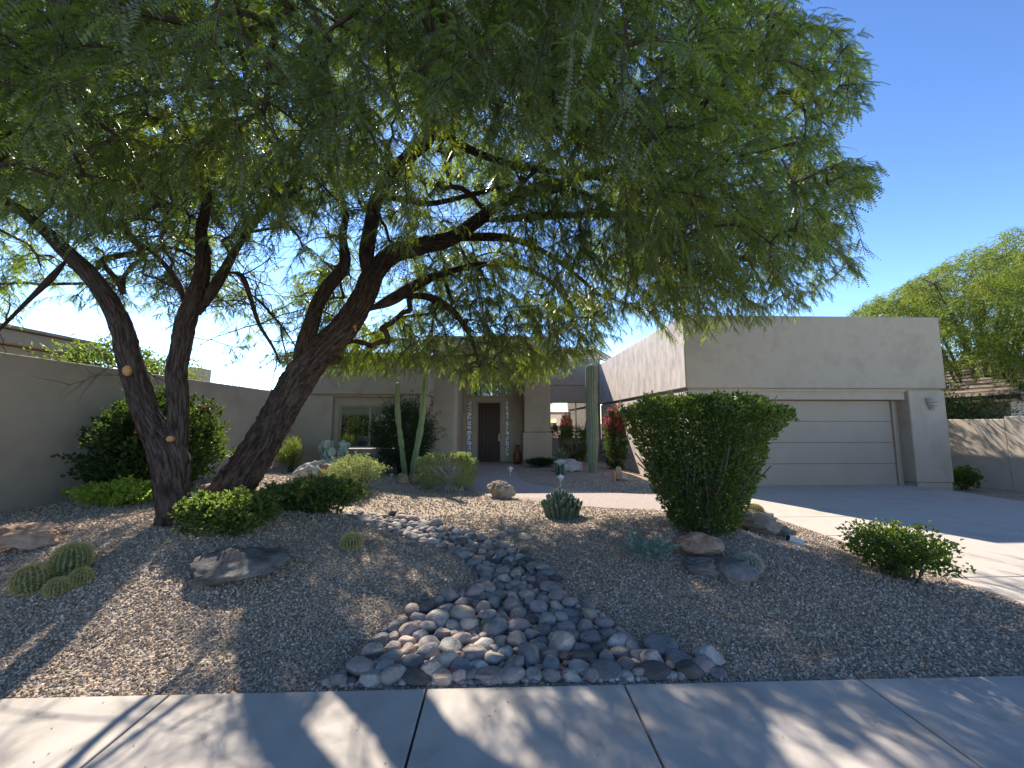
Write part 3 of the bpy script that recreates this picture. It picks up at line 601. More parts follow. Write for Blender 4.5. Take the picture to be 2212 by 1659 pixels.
def bark_obj(name, limbs, parent, step=.03, k=44, amp=.13):
    Vs, Fs, Us = [], [], []; off = 0
    for q, A in enumerate(limbs):
        C = catmull(A, step); kk = k if A[:, 3].max() > .05 else 14
        V, Fq, U = bark_tube(C, kk, amp if A[:, 3].max() > .05 else .08, q * 7.3); Vs.append(V); Fs.append(Fq + off); Us.append(U); off += len(V)
    V = np.concatenate(Vs) - np.array(parent.location); Fq = np.concatenate(Fs); U = np.concatenate(Us)
    o = npmesh(name, V, Fq, BARK, parent, smooth=True); uvl = o.data.uv_layers.new(name='UVMap'); li = np.empty(len(o.data.loops), np.int32); o.data.loops.foreach_get('vertex_index', li)
    uvl.data.foreach_set('uv', U[li].astype(np.float32).ravel()); return o
SIL = [(-400, -3000), (1600, -3000), (1660, -100), (1690, 0), (1740, 50), (1800, 60), (1860, 130), (1850, 230), (1785, 290), (1800, 335), (1900, 372), (1850, 430), (1790, 465), (1850, 545), (1850, 585), (1760, 640), (1700, 675), (1600, 690), (1520, 728), (1440, 715), (1385, 700), (1340, 710), (1290, 765), (1200, 800), (1130, 828), (1000, 822), (955, 795), (900, 790), (830, 800), (740, 800), (640, 790), (600, 775), (520, 780), (430, 790), (330, 660), (170, 640), (90, 600), (40, 680), (-60, 760), (-400, 900)]
def dens(px, py):
    d = np.where(inpoly(px, py, SIL), 1.0, 0.0)
    d = np.where((px > 150) & (px < 790) & (py > 520) & (py < 830), d * .62, d)
    d = np.where((px > 150) & (px < 430) & (py > 600) & (py < 760), d * .6, d)
    d = np.where((px >= 790) & (px < 960) & (py > 560) & (py < 740), d * .5, d)
    d = np.where((px > 560) & (px < 960) & (py > 480) & (py < 560), d * .7, d)
    d = np.where((px > 1180) & (px < 1420) & (py > 600) & (py < 720), d * .75, d)
    d = np.where((px > 740) & (px < 1130) & (py >= 745) & (py < 830), d * 1.0, d)
    d = np.where((px > 60) & (px < 460) & (py > 20) & (py < 200), d * .6, d)
    return d
def mesquite():
    b1 = G(385, 1128); b2 = G(490, 1085)
    E = empty('mesquite_tree', b1, 'large multi trunked mesquite tree with dark shaggy bark and feathery spreading crown', 'tree')
    Y1 = b1.y; Y2 = b2.y
    A = limb_pts([(378, 1145, Y1, 100), (380, 1110, Y1, 80), (372, 1050, Y1, 78), (365, 990, Y1, 88), (345, 950, Y1, 78), (322, 905, Y1, 66), (298, 840, Y1 - .02, 62), (278, 770, Y1 - .04, 60), (262, 700, Y1 - .06, 56), (230, 640, Y1 - .1, 52), (190, 590, Y1 - .1, 48), (145, 545, Y1 - .15, 44), (95, 495, Y1 - .2, 40), (30, 445, Y1 - .3, 34), (-60, 390, Y1 - .5, 28), (-160, 300, Y1 - .8, 18)])
    B = limb_pts([(372, 1010, Y1, 60), (382, 940, Y1 + .05, 52), (384, 870, Y1 + .1, 48), (380, 800, Y1 + .12, 50), (392, 740, Y1 + .15, 50), (402, 690, Y1 + .18, 50), (425, 630, Y1 + .2, 44), (438, 570, Y1 + .2, 36), (436, 500, Y1 + .15, 28), (448, 420, Y1 + .1, 24), (425, 330, Y1, 20), (380, 220, Y1 - .3, 16), (350, 100, Y1 - .8, 12)])
    C0 = limb_pts([(462, 1110, Y2, 100), (495, 1060, Y2, 92), (535, 1005, Y2, 86), (578, 940, Y2, 78), (615, 870, Y2, 74), (655, 805, Y2, 74), (700, 755, Y2, 66), (745, 705, Y2 + .05, 58), (785, 645, Y2 + .1, 54), (808, 590, Y2 + .12, 48), (850, 548, Y2 + .2, 42), (915, 528, Y2 + .35, 38), (975, 515, Y2 + .5, 34), (1030, 478, Y2 + .6, 30), (1090, 435, Y2 + .6, 28), (1160, 405, Y2 + .5, 24), (1250, 385, Y2 + .3, 20), (1360, 350, Y2, 15), (1480, 330, Y2 - .3, 10), (1600, 290, Y2 - .5, 7)])
    trunkL = bark_obj('trunk', [A, B], E, .028, 56, .24)
    trunkR = bark_obj('trunk', [C0], E, .028, 60, .24)
    L = []
    def l(*a): q = limb_pts(a); q[0, 3] *= .25; L.append(q)
    l((640, 830, Y2, 50), (655, 760, Y2 - .05, 42), (672, 700, Y2 - .1, 38), (690, 650, Y2 - .12, 34), (720, 605, Y2 - .1, 32), (745, 570, Y2 - .1, 26), (740, 510, Y2 - .1, 20), (745, 450, Y2 - .3, 14), (700, 350, Y2 - .6, 9))
    l((795, 610, Y2 + .1, 40), (790, 555, Y2, 36), (800, 490, Y2 - .1, 34), (812, 430, Y2 - .2, 32), (838, 385, Y2 - .3, 32), (885, 335, Y2 - .4, 32), (925, 298, Y2 - .5, 32), (930, 240, Y2 - .7, 28), (925, 170, Y2 - .9, 22), (890, 100, Y2 - 1.2, 16), (860, 10, Y2 - 1.6, 11))
    l((925, 298, Y2 - .5, 24), (975, 300, Y2 - .4, 18), (1020, 325, Y2 - .3, 18), (1085, 350, Y2 - .2, 15), (1160, 365, Y2 - .2, 13), (1260, 380, Y2 - .3, 11), (1380, 400, Y2 - .3, 8))
    l((925, 220, Y2 - .7, 20), (960, 150, Y2 - 1., 14), (1040, 60, Y2 - 1.5, 9), (1100, -60, Y2 - 2., 6))
    l((800, 668, Y2 + .1, 34), (850, 645, Y2 + .4, 28), (905, 612, Y2 + .8, 22), (960, 590, Y2 + 1.1, 16), (1060, 570, Y2 + 1.4, 12), (1160, 590, Y2 + 1.7, 9), (1230, 650, Y2 + 2., 6))
    l((862, 642, Y2 + .5, 22), (920, 640, Y2 + .9, 17), (975, 668, Y2 + 1.3, 14), (1010, 715, Y2 + 1.6, 11), (1030, 765, Y2 + 1.8, 7))
    l((960, 520, Y2 + .45, 26), (1040, 512, Y2 + .8, 20), (1120, 520, Y2 + 1.1, 15), (1200, 560, Y2 + 1.3, 11), (1300, 640, Y2 + 1.5, 7))
    l((1030, 478, Y2 + .6, 22), (1130, 470, Y2 + .6, 17), (1240, 465, Y2 + .5, 14), (1350, 470, Y2 + .4, 10), (1480, 510, Y2 + .4, 7), (1600, 560, Y2 + .3, 5))
    l((812, 430, Y2 - .2, 18), (870, 430, Y2 - .2, 16), (930, 440, Y2 - .1, 13), (1020, 420, Y2 + .1, 10), (1100, 400, Y2 + .2, 7))
    l((1090, 435, Y2 + .6, 18), (1200, 330, Y2 + .5, 13), (1330, 250, Y2 + .3, 9), (1500, 180, Y2 + .1, 6))
    l((404, 672, Y1 + .18, 24), (385, 615, Y1 + .2, 18), (350, 565, Y1 + .3, 14), (300, 525, Y1 + .4, 11), (230, 500, Y1 + .5, 8))
    l((430, 680, Y1 + .2, 36), (460, 625, Y1 + .25, 30), (488, 578, Y1 + .3, 26), (515, 530, Y1 + .35, 20), (560, 470, Y1 + .5, 16), (620, 400, Y1 + .6, 12), (700, 340, Y1 + .6, 8))
    l((492, 588, Y1 + .3, 18), (522, 595, Y1 + .4, 15), (540, 640, Y1 + .5, 13), (560, 700, Y1 + .6, 10), (590, 750, Y1 + .7, 7), (605, 785, Y1 + .75, 4))
    l((535, 630, Y1 + .5, 9), (570, 660, Y1 + .6, 7), (620, 720, Y1 + .8, 4), (650, 770, Y1 + .9, 3))
    l((145, 560, Y1 - .15, 30), (110, 600, Y1 - .2, 20), (60, 650, Y1 - .2, 14), (-20, 730, Y1 - .1, 10))
    l((145, 545, Y1 - .1, 22), (150, 440, Y1, 16), (120, 320, Y1 - .2, 12), (60, 200, Y1 - .5, 8))
    l((436, 480, Y1 + .15, 14), (300, 400, Y1 - .2, 10), (150, 280, Y1 - .8, 7))
    l((745, 450, Y2 - .3, 12), (600, 300, Y2 - .8, 9), (480, 130, Y2 - 1.6, 6))
    l((925, 240, Y2 - .7, 16), (820, 120, Y2 - 1.3, 11), (700, 30, Y2 - 2.0, 8), (560, -50, Y2 - 2.6, 5))
    bark_obj('limb', L, E, .05, 20, .12)
    # nodes of the skeleton
    nodes = []; rads = []
    for A_ in [A[5:], B[6:], C0[9:]] + L:
        c = catmull(A_, .12); nodes.append(c[:, :3]); rads.append(c[:, 3])
    nodes = np.concatenate(nodes); nP = [tuple(x) for x in nodes]; NP = np.array(nP)
    # attraction points
    N = 90000; c = np.array([-.9, 5.7, 3.7]); rr = np.array([7.9, 4.7, 4.9])
    P = RNG.uniform(-1, 1, (N, 3)); P = P[(np.linalg.norm(P, axis=1) < 1)]; rho = np.hypot(P[:, 0], P[:, 1]); P = P * rr + c
    floor = 2.15 + 1.9 * np.clip(1 - rho ** 2.2, 0, 1); floor = np.where(P[:, 1] < 4.5, np.maximum(floor, 3.4), floor)
    k = (P[:, 2] > floor) & (P[:, 0] > -9) & (P[:, 1] > 1.5)
    P = P[k]
    d0 = np.sqrt(P[:, 0] ** 2 + P[:, 1] ** 2 + (P[:, 2] - CAMZ) ** 2); P = P[d0 > 2.7]
    px, py = proj(P); dd = dens(px, py); 
    # clumpiness
    cl = np.array([noise.noise(Vector(p) * .75) + .5 * noise.noise(Vector(p) * 1.7) for p in P]); keep = RNG.random(len(P)) < dd * np.clip(.50 + cl * 3.0, .0, 1)
    P = P[keep]; RNG.shuffle(P)
    def gate(P):
        px, py = proj(P); s_ = P[:, 1] - 1.037 * P[:, 2]; xs_ = P[:, 0] + .398 * P[:, 2]; pr = np.clip((5.0 + 2.2 * (P[:, 0] < -3.5) - s_) / 1.6, 0, 1); pr = np.where((xs_ > 4.6) & (s_ > 3.1), pr * .05, pr)
        nz = np.array([noise.noise(Vector((a * .85, b * .36, 3.3))) + .45 * noise.noise(Vector((a * 2.1, b * .9, 9.1))) for a, b in zip(xs_, s_)]); pr = np.where(s_ > .9, pr * np.clip(np.where(P[:, 0] < -1.5, .56, .44) + 2.4 * nz, .02, 1), pr)
        mid = inpoly(px, py, [(560, 800), (640, 420), (780, 250), (1000, 190), (1180, 280), (1330, 380), (1300, 520), (1000, 700), (800, 800)]); pr = np.where(mid & (P[:, 1] < 6.4), pr * .07, pr)
        lf = inpoly(px, py, [(-50, 380), (120, 430), (250, 380), (480, 380), (620, 520), (560, 800), (200, 800), (-50, 560)]); pr = np.where(lf & (P[:, 1] < 5.4), pr * .12, pr)
        return P[RNG.random(len(P)) < pr]
    P = gate(P)
    def drape(poly, y0, y1, n):
        xs = [p[0] for p in poly]; ys = [p[1] for p in poly]; out = []
        while len(out) < n:
            a, b = random.uniform(min(xs), max(xs)), random.uniform(min(ys), max(ys))
            if inpoly(np.array([a]), np.array([b]), poly)[0]:
                Y = random.uniform(y0, y1); p = atY(a, b, Y)
                if noise.noise(Vector(p) * 1.3) > -.22 and p.z > 1.95: out.append(tuple(p))
        return np.array(out)
    P = np.concatenate([drape([(720, 730), (960, 640), (1290, 620), (1300, 745), (1200, 785), (1130, 808), (1000, 808), (950, 780), (840, 775), (720, 790)], 6.7, 8.8, 1300), drape([(1050, 400), (1500, 380), (1700, 520), (1660, 650), (1500, 690), (1300, 660), (1100, 560)], 5.0, 7.2, 760), drape([(-50, 100), (400, 30), (900, 0), (1500, 0), (1650, 100), (1700, 330), (1300, 330), (900, 260), (500, 380), (0, 420)], 2.6, 5.2, 300), drape([(610, 760), (790, 700), (790, 780), (620, 790)], 7.0, 8.8, 160), P])
    grid = {}; Q = []
    for p in P:       # poisson thinning
        key = tuple(np.floor(p / .36).astype(int)); ok = True
        for a in range(-1, 2):
            for b in range(-1, 2):
                for cc in range(-1, 2):
                    for q in grid.get((key[0] + a, key[1] + b, key[2] + cc), ()):
                        if (q[0] - p[0]) ** 2 + (q[1] - p[1]) ** 2 + (q[2] - p[2]) ** 2 < .26 ** 2: ok = False
        if ok: grid.setdefault(key, []).append(p); Q.append(p)
    Q = np.array(Q); print('attractors', len(Q))
    dist = np.array([np.min(np.sum((NP - q) ** 2, 1)) for q in Q]); Q = Q[np.argsort(dist)]
    buf = np.zeros((len(NP) + len(Q) * 14, 3)); buf[:len(NP)] = NP; cnt = len(NP); par = np.full(len(buf), -1); npar0 = cnt; chains = []
    for q in Q:
        dv = buf[:cnt] - q; d = np.sqrt((dv ** 2).sum(1)) + np.clip(-dv[:, 2] - 1.2, 0, 9) * .3; j = int(np.argmin(d)); s = buf[j]; Lg = np.linalg.norm(q - s)
        if Lg < .1: continue
        n = max(2, min(12, int(Lg / .16))); t = np.linspace(0, 1, n + 1)[1:, None]
        out = unit(np.array([q[0] + .5, q[1] - 5.8, 0])); ctrl = (s + q) / 2 + np.array([0, 0, .16 * Lg]) + RNG.normal(size=3) * .12 * Lg
        pts = (1 - t) ** 2 * s + 2 * t * (1 - t) * ctrl + t ** 2 * q + RNG.normal(size=(n, 3)) * .018 * (1 - t * .5)
        ids = []
        for p in pts: buf[cnt] = p; par[cnt] = j if not ids else ids[-1]; ids.append(cnt); cnt += 1
        chains.append((j, ids))
    load = np.zeros(cnt); 
    for j, ids in chains: load[ids[-1]] += 1
    for i in range(cnt - 1, npar0 - 1, -1):
        if par[i] >= npar0: load[par[i]] += load[i]
    rad = np.minimum(.0056 * np.maximum(load, 1) ** .48, .05)
    m = MB()
    for j, ids in chains:
        P_ = np.vstack([buf[j], buf[ids]]); r0 = rad[ids[0]]; m.tube(P_, np.concatenate([[r0], rad[ids]]), 6 if r0 > .012 else 4, cap=False)
    # sub twigs with pinnate leaves
    C, D, Ls = [], [], []
    tw = []
    for j, ids in chains:
        q = buf[ids[-1]]; back = buf[ids[-2]] if len(ids) > 1 else buf[j]; dirn = unit(q - back); outw = unit(np.array([q[0] + .9, q[1] - 5.7, (q[2] - 4.2) * .7]))
        p2, y2 = proj(q); nsub = 5
        for s_ in range(nsub):
            d = unit(dirn * .7 + outw * .5 + RNG.normal(size=3) * .65); lg = RNG.uniform(.28, .6); n = 5; t = np.linspace(0, 1, n)[:, None]
            st = q if s_ < 3 else (q + back) / 2
            e_ = st + d * lg + np.array([0, 0, -.32]) * lg; ex, ey = proj(e_)
            if not inpoly(np.array([ex]), np.array([ey - 22]), SIL)[0] and not inpoly(np.array([ex - 25]), np.array([ey]), SIL)[0]: lg *= .35
            pts = st + d * lg * t + np.array([0, 0, -.32]) * lg * t ** 2 + RNG.normal(size=(n, 3)) * .008; pts[0] = st; tw.append(pts)
            nl = int(lg * 44); tt = RNG.uniform(.05, 1, nl); ctr = st + d * lg * tt[:, None] + np.array([0, 0, -.32]) * lg * tt[:, None] ** 2
            side = np.where(np.arange(nl) % 2 == 0, 1, -1)[:, None] * unit(np.cross(d, [0, 0, 1.]) + 1e-3); dl = unit(side * .8 + d * .55 + RNG.normal(size=(nl, 3)) * .22 + np.array([0, 0, -.55]))
            C.append(ctr); D.append(dl)
    nn = 0
    while nn < 750:          # bare inner twigs
        i_ = random.randrange(npar0); q = buf[i_]; a_, b_ = proj(q)
        if not (350 < a_ < 1700 and 180 < b_ < 780): 
            if random.random() < .85: continue
        nn += 1; d = unit(np.array([random.gauss(0, 1), random.gauss(0, .7), random.gauss(.1, .7)])); lg = random.uniform(.35, 1.1); t = np.linspace(0, 1, 7)[:, None]
        pts = q + d * lg * t + np.array([0, 0, -.35]) * lg * t ** 2 + RNG.normal(size=(7, 3)) * .018 * lg; pts[0] = q; r0 = .0065 * lg + .003; m.tube(pts, np.linspace(r0, .0018, 7), 4, cap=False)
        for f in (2, 3, 4, 5):
            d2 = unit(d + RNG.normal(size=3) * .8); p2 = pts[f] + d2 * lg * .4 * np.linspace(0, 1, 4)[:, None] + RNG.normal(size=(4, 3)) * .008; p2[0] = pts[f]; m.tube(p2, np.linspace(r0 * .55, .0014, 4), 3, cap=False)
    for pts in tw: m.tube(pts, [.0042, .0036, .003, .0025, .0018], 3, cap=False)
    Vt = np.concatenate(m.V) - np.array(E.location); npmesh('twigs', Vt, [np.concatenate(f) for f in m.F.values()], TWIG, E)
    C = np.concatenate(C); D = np.concatenate(D); n = len(C); print('leaves', n, 'nodes', cnt)
    
    V, Fq = pinnate(C - np.array(E.location), D, RNG.uniform(.07, .14, n), RNG.uniform(.013, .019, n), .40)
    npmesh('foliage', V, Fq, MESQ, E)
    # pruning scars
    def scar(px, py, Y, r, sy=1.0):
        p = atY(px, py, Y); m = MB(); m.lathe([(.001, 0), (r * .55, .001), (r * .75, -.008), (r * .8, -.06)], (0, 0, 0), 11); o = m.build('pruning_scar', WOODCUT, None, smooth=False)
        o.data.transform(Matrix.Translation(p - E.location) @ Matrix.Rotation(R(90), 4, 'X') @ Matrix.Rotation(R(25), 4, 'Y') @ Matrix.Diagonal((1, sy, 1, 1))); o.parent = E
    scar(272, 800, Y1 - .225, .05, 1.6); scar(366, 948, Y1 - .22, .045); scar(767, 705, Y2 - .15, .035); scar(1100 - 332, 712, Y2 - .17, .02)
    m = MB()          # shaggy bark strips
    for A_, cnt_ in ((A, 60), (B, 45), (C0, 90)):
        c_ = catmull(A_, .03)
        for k in range(cnt_):
            i = RNG.integers(8, int(len(c_) * .62)); p = c_[i, :3]; r = c_[i, 3]; t = unit(c_[i + 1, :3] - c_[i, :3]); a = RNG.uniform(0, 6.28); u = unit(np.cross(t, [0, 1, 0])); v = np.cross(t, u); nrm = u * math.cos(a) + v * math.sin(a); tg = np.cross(t, nrm)
            lg = RNG.uniform(.05, .14); wd = RNG.uniform(.008, .02); o0 = p + nrm * r * .98
            sgn = 1 if RNG.random() < .75 else -1
            V = [o0 - tg * wd, o0 + tg * wd, o0 - t * lg * sgn + tg * wd * .5 + nrm * r * .16, o0 - t * lg * sgn - tg * wd * .5 + nrm * r * .2]; m.add(V, np.array([(0, 1, 2, 3)]))
    V = np.concatenate(m.V) - np.array(E.location); tag(npmesh('peeling_bark', V, np.concatenate(m.F[4]), TWIG, E), kind='stuff')
mesquite()

# ------------------------------------------------------------------ far right tree
def palo():
    base = Vector((18.6, 14.2, -.1)); E = empty('palo_verde_tree', base, 'bright yellow green weeping tree behind the garage at far right', 'tree')
    m = MB(); ends = []
    for k in range(60):
        a = RNG.uniform(0, 6.28); rr = RNG.uniform(1.2, 5.6); z = RNG.uniform(3.6, 9.0) * (1 - .35 * (rr / 6) ** 2); e = np.array([rr * math.cos(a), rr * math.sin(a) * .8, z])
        qx, qy = proj(e + np.array(base))
        if qy < 700 - (qx - 1840) * .52: continue
        p0 = np.array([0, 0, 0.]) if k < 9 else e * .3 + np.array([0, 0, .8]); p1 = np.array([0, 0, 1.6]) + e * .08 if k < 9 else e * .4 + np.array([0, 0, .9]); p2 = e * np.array([.45, .45, .75]) if k < 9 else e * .7 + np.array([0, 0, .6]); c = catmull(np.array([p0, p1, p2, e]), .3) + RNG.normal(size=3) * .02; m.tube(c, np.linspace(.13 if k < 6 else .06, .012, len(c)), 7); ends.append(e)
    C = []; D = []
    ends = np.array(ends)
    for k in range(1300):
        d = unit(RNG.normal(size=3)); d[2] = abs(d[2]) * 1.1 - .32; s = d * np.array([7.6, 4.4, 5.4]) * RNG.uniform(.55, 1.0) + np.array([0, 0, 4.9])
        px, py = proj(s + np.array(base)); 
        if py < 672 - (px - 1840) * .52: continue
        if noise.noise(Vector(s) * .6) < -.22: continue
        j = np.argmin(((ends - s) ** 2).sum(1)); 
        if k % 2 == 0: m.tube([ends[j], (ends[j] + s) / 2 + [0, 0, .25], s], [.012, .008, .004], 4, cap=False)
        for q in range(4):
            h = unit(np.array([RNG.normal() * .8, RNG.normal() * .8, -.25])); lg = RNG.uniform(.5, 1.1); n = 42; t = RNG.random(n)[:, None]
            C.append(s + h * lg * t + np.array([0, 0, -.5]) * lg * t ** 2 + RNG.normal(size=(n, 3)) * .06); D.append(unit(h * .8 + np.array([0, 0, -.8]) * t + RNG.normal(size=(n, 3)) * .4))
    V = np.concatenate(m.V); npmesh('trunk', V, [np.concatenate(f) for f in m.F.values()], TWIG, E)
    C = np.concatenate(C); D = np.concatenate(D); n = len(C); V, Fq = leafquads(C, D, RNG.uniform(.12, .24, n), .026); npmesh('foliage', V, Fq, PALO, E)
palo()

# ------------------------------------------------------------------ shrubs
def big_hedge():
    b = G(1549, 1168); b.y += .30; b.z = g1(b.x, b.y); E = empty('hedge_shrub', b, 'large clipped green shrub with flat top and narrow foot in front of the garage', 'shrub')
    n = 27000; h = 1.65
    # inverted cone with flat top: choose height fraction then radius on shell
    t = RNG.random(n) ** .75; a = RNG.uniform(0, 6.283, n)
    R0 = .34 + .54 * np.minimum(1, t / .88) + .05 * (t > .7) ; 
    nz = np.array([noise.noise(Vector((math.cos(x) * 2.2, math.sin(x) * 2.2, y * 4))) + .6 * noise.noise(Vector((math.cos(x) * 6, math.sin(x) * 6, y * 11))) for x, y in zip(a, t)]) * .15
    rr = R0 * (1 + nz) * (1 - RNG.random(n) ** 2.0 * .75); top = RNG.random(n) < .22; rr = np.where(top, R0 * np.sqrt(RNG.random(n)), rr); t = np.where(top, .93 + RNG.random(n) * .07, t)
    rnd = 1 - .10 * np.clip((rr / R0 - .75) / .25, 0, 1) * (t > .9)
    sq = 1 / np.maximum(abs(np.cos(a)), abs(np.sin(a))) ** .22
    C = np.stack([rr * sq * np.cos(a) * 1.0, rr * sq * np.sin(a) * .9, t * rnd * h + .02], -1)
    D = unit(np.stack([np.cos(a) * .7, np.sin(a) * .7, np.full(n, .55)], -1) + RNG.normal(size=(n, 3)) * .55)
    ns = 420; o = RNG.permutation(n)[:ns]; tp = C[o]; od = unit(D[o] + np.array([0, 0, .5])); sl_ = RNG.uniform(.04, .15, ns); tt = RNG.random((ns, 12)); Cs = (tp[:, None] + od[:, None] * (sl_[:, None] * tt)[..., None] + RNG.normal(size=(ns, 12, 3)) * .008).reshape(-1, 3)
    C = np.concatenate([C, Cs]); D = np.concatenate([D, unit(np.repeat(od, 12, 0) * .5 + RNG.normal(size=Cs.shape) * .6)]); n = len(C)
    V, Fq = leafquads(C, D, RNG.uniform(.035, .07, n), RNG.uniform(.018, .032, n)); npmesh('foliage', V, Fq, HEDGE, E)
    m = MB()
    for k in range(90):
        a_ = RNG.uniform(0, 6.283); r_ = RNG.uniform(.4, .85); e = np.array([r_ * math.cos(a_), r_ * math.sin(a_) * .85, RNG.uniform(.8, 1.7)]); s = np.array([math.cos(a_) * .18, math.sin(a_) * .15, -.05]) * RNG.uniform(.3, 1.2)
        P = [s, s * .6 + e * .35 + RNG.normal(size=3) * .03, s * .3 + e * .68 + RNG.normal(size=3) * .04, e]; m.tube(catmull(np.array(P), .15), .009, 5)
    V = np.concatenate(m.V); npmesh('stem', V, [np.concatenate(f) for f in m.F.values()], noisy('hedge_stem', [(.10, .075, .06), (.2, .16, .13)], 12, 4, .95, .3), E)
big_hedge()
def base_at(px, py, dy=0): p = G(px, py); return Vector((p.x, p.y + dy, g1(p.x, p.y + dy)))
b = G(1940, 1245); shrub('low_shrub', (b.x, b.y, g1(b.x, b.y)), (.40, .42), .46, 3200, HEDGE, 'low spreading green shrub at the gravel edge beside the driveway', leaf=(.042, .026), stems=34, shell=.2, stick=30)
b = G(452, 1172); shrub('lantana', (b.x, b.y + .28, g1(b.x, b.y + .28)), (.50, .36), .40, 2900, LANT, 'green lantana mound at the foot of the leaning trunk, behind the dark slab', leaf=(.055, .042), stems=30, shell=.25, boxy=.85)
b = G(660, 1114); shrub('lantana', (b.x, b.y + .3, g1(b.x, b.y + .3)), (.66, .40), .40, 3800, LANT, 'spreading yellow green lantana mound right of the leaning trunk where the creek stones start', leaf=(.055, .042), stems=30, shell=.25, boxy=.85, stick=30)
b = G(250, 1095); shrub('lantana', (b.x, b.y + .1, g1(b.x, b.y + .1)), (.66, .33), .30, 2600, LIME, 'low plant coloured sunlit yellow green left of the forked trunk beside the garden wall', leaf=(.065, .05), stems=14, shell=.3, stick=5)
b = G(753, 1058); shrub('flowering_shrub', (b.x, b.y + .4, g1(b.x, b.y + .4)), (.56, .5), .62, 7000, PALE, 'rounded pale flowering shrub dotted with tiny white blooms behind the lantana', leaf=(.032, .018), stems=22, shell=.35, flowers=(WHTF, 160, .018, .45), stick=20)
b = G(968, 1057); shrub('boxed_shrub', (b.x, b.y - .1, g1(b.x, b.y - .1)), (.68, .38), .76, 15000, PALE, 'pale green clipped box shaped shrub with bare twisted stems in front of the entry', leaf=(.036, .024), stems=46, shell=.55, boxy=.55, zbase=.10, foot=.3, stemmat=R_PALE)
b = Vector((-2.75, 11.5, g1(-2.75, 11.5))); shrub('dark_shrub', b, (.88, .6), 2.05, 16000, DARKS, 'tall rounded dark green shrub with orange flowers behind the two columnar cacti', leaf=(.055, .026), stems=26, shell=.5, flowers=(ORNF, 14, .035, .7), stick=60)
b = G(1258, 1012); shrub('dark_shrub', (3.2, 16.6, 0), (.62, .5), 1.45, 6000, HEDGE, 'clipped dark green shrub under the right window beside the saguaro', leaf=(.05, .03), stems=12, shell=.5, boxy=.7)
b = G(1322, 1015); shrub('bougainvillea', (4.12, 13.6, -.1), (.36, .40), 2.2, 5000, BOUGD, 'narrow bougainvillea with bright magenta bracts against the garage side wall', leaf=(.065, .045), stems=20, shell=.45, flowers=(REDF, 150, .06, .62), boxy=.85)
b = G(1165, 1010); shrub('low_shrub', (1.55, 14.3, 0), (.62, .35), .30, 2600, DARKS, 'low dark green ground plant at the foot of the entry pillar', leaf=(.05, .03), stems=8, shell=.3)
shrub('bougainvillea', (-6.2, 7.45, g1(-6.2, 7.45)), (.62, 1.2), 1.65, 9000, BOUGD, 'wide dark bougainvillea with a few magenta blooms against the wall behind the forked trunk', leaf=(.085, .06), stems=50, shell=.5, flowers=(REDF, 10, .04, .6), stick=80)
shrub('hedge_shrub', (-8.4, 9.0, 1.7), (.8, 1.75), 1.6, 9000, LANT, 'sunlit yellow green bush showing over the top of the left garden wall', leaf=(.07, .045), stems=6, shell=.5, stick=50)
b = G(628, 1020); shrub('upright_shrub', (b.x, b.y, b.z), (.30, .25), .85, 1800, PALO, 'thin upright feathery young shrub between the leaning trunk and the left window', leaf=(.09, .012), stems=16, shell=.2, upright=1.0, foot=.1)
b = G(2078, 1062); shrub('low_shrub', (12.25, 9.95, b.z), (.28, .28), .55, 1400, HEDGE, 'small bright green seedling bush beside the right garage pillar', leaf=(.06, .045), stems=8, shell=.2)
shrub('olive_shrub', (15.3, 13.2, 0), (1.5, 2.2), 2.6, 12000, DARKS, 'grey green shrub mass behind the low wall at far right', leaf=(.09, .04), stems=30, shell=.4)
shrub('distant_shrub', (-10.6, 17.2, 0), (1.5, 1.2), 3.2, 3000, DARKS, 'dark distant bush tip just above the wall end beside the leaning trunk', leaf=(.09, .04), stems=8, shell=.4)

# gopher plant
def gopher():
    b = G(1402, 1205); E = empty('gopher_plant', b, 'blue green sprawling succulent with needle leaf whorls on the right gravel mound', 'plant')
    m = MB(); C = []; D = []
    for k in range(44):
        a = RNG.uniform(0, 6.28); lg = RNG.uniform(.16, .38); el = RNG.uniform(.1, .8); d = np.array([math.cos(a) * math.cos(el), math.sin(a) * math.cos(el) * .8, math.sin(el)]); t = np.linspace(0, 1, 6)[:, None]; P = d * lg * t + np.array([0, 0, .05]) * t; m.tube(P, [.006] * 5 + [.004], 5)
        for q in range(20):
            s = RNG.uniform(.45, 1.0); a2 = RNG.uniform(0, 6.28); u = unit(np.cross(d, [0, 0, 1])); v = np.cross(d, u); C.append(d * lg * s + np.array([0, 0, .05]) * s); D.append(unit(u * math.cos(a2) + v * math.sin(a2) + d * .6))
    npmesh('stem', np.concatenate(m.V), [np.concatenate(f) for f in m.F.values()], EUPH, E)
    V, Fq = leafquads(np.array(C), np.array(D), RNG.uniform(.035, .055, len(C)), .011); npmesh('foliage', V, Fq, EUPH, E)
gopher()
